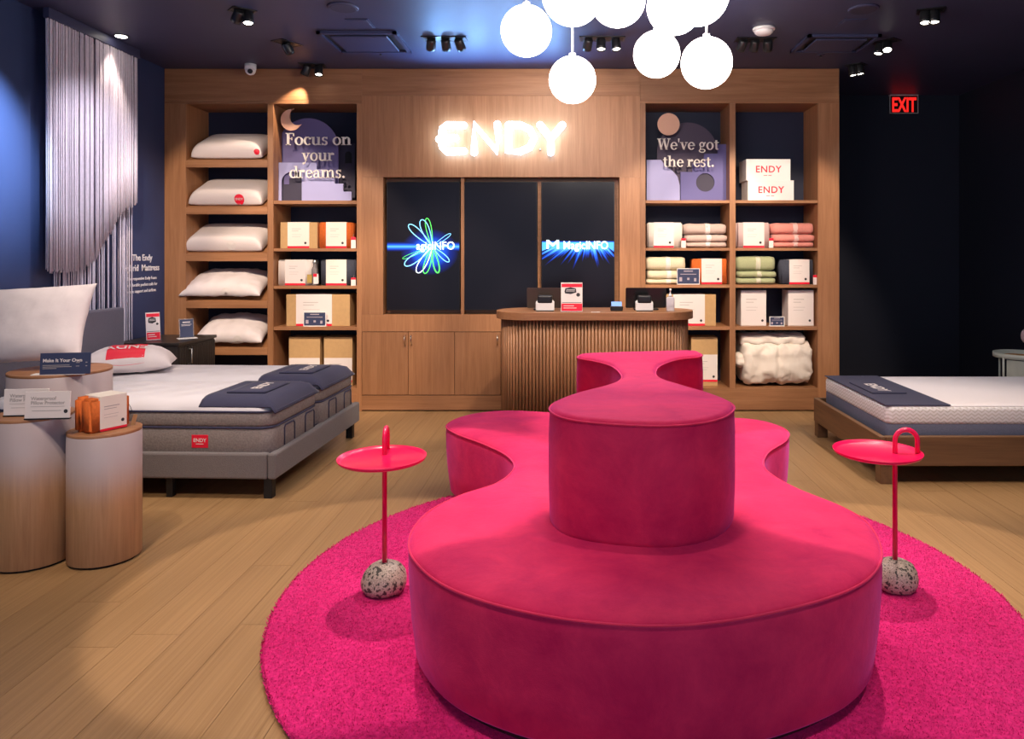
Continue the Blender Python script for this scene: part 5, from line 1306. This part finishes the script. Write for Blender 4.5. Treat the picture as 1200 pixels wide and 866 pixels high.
x, y = cpt(895, 33); t = thing('smoke_detector', 'white round smoke detector on the ceiling', 'smoke detector', (x, y, CEIL - 0.001))
lathe('base', [(0.080, -0.016), (0.084, -0.012), (0.084, 0)], WHITEP, t, n=32); lathe('cap', [(0.02, -0.050), (0.055, -0.046), (0.070, -0.032), (0.072, -0.0165)], WHITEP, t, n=32)
def vent(label, pts):
    P = [cpt(*p) for p in pts]; xs = [p[0] for p in P]; ys = [p[1] for p in P]
    xm, ym = sum(xs) / 4, sum(ys) / 4
    w2 = (abs(xs[1] - xs[0]) + abs(xs[2] - xs[3])) / 4; d2 = (ys[2] + ys[3] - ys[0] - ys[1]) / 4
    t = thing('ceiling_vent', label, 'vent', (xm, ym, CEIL - 0.001), 0, 'square ceiling air vents')
    bm = bmesh.new(); b = 0.03
    for a in ((-w2, w2, -d2, -d2 + b), (-w2, w2, d2 - b, d2), (-w2, -w2 + b, -d2, d2), (w2 - b, w2, -d2, d2)): add_box(bm, *a, -0.022, 0)
    obj('frame', bm_me('frame', bm), NAVYC, t)
    box('duct', -w2 + b, w2 - b, -d2 + b, d2 - b, -0.004, -0.0005, DARK, t)
    box('panel', -w2 + 0.085, w2 - 0.085, -d2 + 0.07, d2 - 0.07, -0.028, -0.014, NAVYC, t, 0.004)
    return t
vent('square ceiling air vent nearer the string curtain', [(370.5, 36.6), (463.5, 35.4), (481.5, 58.5), (399, 60.6)])
vent('square ceiling air vent nearer the exit sign', [(948, 39.5), (1032, 40), (1006, 60), (926, 59)])
for p, lab in (((422, 27), 'small access panel in front of the left ceiling vent'), ((997, 27), 'small access panel in front of the right ceiling vent')):
    x, y = cpt(*p); t = thing('access_panel', lab, 'panel', (x, y, CEIL - 0.001), 0, 'ceiling access panels')
    box('frame', -0.085, 0.085, -0.10, 0.10, -0.005, 0, NAVYC, t); box('lid', -0.072, 0.072, -0.087, 0.087, -0.008, -0.0051, NAVYC, t, 0.001)
for p, lab in (((446, 61.5), 'sprinkler head behind the left ceiling vent'), ((962, 64), 'sprinkler head behind the right ceiling vent')):
    x, y = cpt(*p); t = thing('sprinkler_head', lab, 'sprinkler', (x, y, CEIL - 0.001), 0, 'ceiling sprinklers')
    lathe('escutcheon', [(0.030, -0.006), (0.034, 0)], NAVYC, t, n=20); lathe('deflector', [(0.006, -0.024), (0.014, -0.023), (0.014, -0.021), (0.005, -0.02), (0.005, -0.0061)], DARKM, t, n=14)
# dome camera under the ceiling in front of the shelving
x, y = X(293.5, 6.60), 6.60
t = thing('security_camera', 'white dome security camera above the left shelving', 'camera', (x, y, CEIL - 0.001))
lathe('mount', [(0.048, -0.05), (0.050, -0.045), (0.050, 0)], WHITEP, t, n=28)
lathe('ball', [(0.012, -0.098), (0.030, -0.090), (0.043, -0.072), (0.047, -0.0505)], WHITEP, t, n=28)
e_ = lathe('lens', [(0.022, 0.0), (0.022, 0.012), (0.014, 0.014)], DARK, t, (0.012, -0.032, -0.070), 20, (math.radians(112), 0, math.radians(15)))
# exit sign
ye = YB - 0.03; xa, xb = X(1042.5, ye), X(1076, ye); ez1, ez0 = Z(103, ye), Z(133, ye); xm = (xa + xb) / 2; w2 = (xb - xa) / 2
t = thing('exit_sign', 'red illuminated exit sign on the dark back wall', 'sign', (xm, ye, (ez0 + ez1) / 2)); h2 = (ez1 - ez0) / 2
box('top_housing', -w2, w2, -0.012, 0.029, h2 - 0.085, h2, plain('grey_housing', (0.55, 0.52, 0.52), 0.5), t, 0.003)
fc = box('face', -w2, w2, 0.0, 0.029, -h2, h2 - 0.086, plain('exit_face', (0.02, 0.012, 0.014), 0.3), t, 0.002)
bm = bmesh.new(); b = 0.006; zt = h2 - 0.088
for a in ((-w2, w2, -h2, -h2 + b), (-w2, -w2 + b, -h2, zt), (w2 - b, w2, -h2, zt)): add_box(bm, a[0], a[1], -0.004, 0.0, a[2], a[3])
obj('frame', bm_me('frame', bm), MATS['grey_housing'], t)
text('lettering', 'EXIT', 0.215, EXITR, fc, (0, -0.002, -h2 + 0.022), ext=0.001, bold=0.006, align='CENTER', sx=0.60)
# wall socket plate low on the back wall
t = thing('socket_plate', 'small black socket plate low on the back wall', 'socket', (X(1132, YB), YB - 0.001, Z(433, YB)))
box('plate', -0.035, 0.035, -0.006, 0, -0.055, 0.055, DARK, t, 0.002); box('outlet', -0.017, 0.017, -0.009, -0.006, -0.034, 0.034, DARKM, t, 0.002)

# ------------------------------------------------------------------ globe pendants
GR_ = 0.15
globes = [(616.8, 36.3, 30.3, 'globe pendant farthest left in the cluster'), (670.8, 93.6, 28.0, 'lowest globe pendant, hanging left of the others'), (769.5, 63.6, 27.7, 'smaller-looking rear globe pendant beside the lowest right one'),
          (828, 73.8, 30.4, 'lowest globe pendant on the right of the cluster'), (671, -6, 36.5, 'large near globe pendant above the lowest left one'), (724, -1, 33, 'globe pendant at the middle top of the cluster'),
          (790.5, 8, 33, 'globe pendant overlapping the near right one'), (818.5, -6, 36.3, 'large near globe pendant at the top right of the cluster')]
for px, py, r, lab in globes:
    Yg = GR_ * FPX / r * 1.02; x, z = X(px, Yg), Z(py, Yg)
    t = thing('globe_pendant', lab, 'pendant lamp', (x, Yg, z), 0, 'opal globe pendants over the sofa')
    bm = bmesh.new(); bmesh.ops.create_uvsphere(bm, u_segments=40, v_segments=24, radius=GR_); obj('globe', bm_me('globe', bm, True), GLOBE, t)
    lathe('collar', [(0.022, GR_ - 0.006), (0.022, GR_ + 0.02), (0.008, GR_ + 0.024)], WHITEP, t, n=20)
    tube('rod', [(0, 0, GR_ + 0.015), (0, 0, CEIL - z - 0.02)], 0.0065, WHITEP, t, 8)
    lathe('canopy', [(0.055, CEIL - z - 0.028), (0.058, CEIL - z - 0.024), (0.058, CEIL - z - 0.001)], WHITEP, t, n=28)
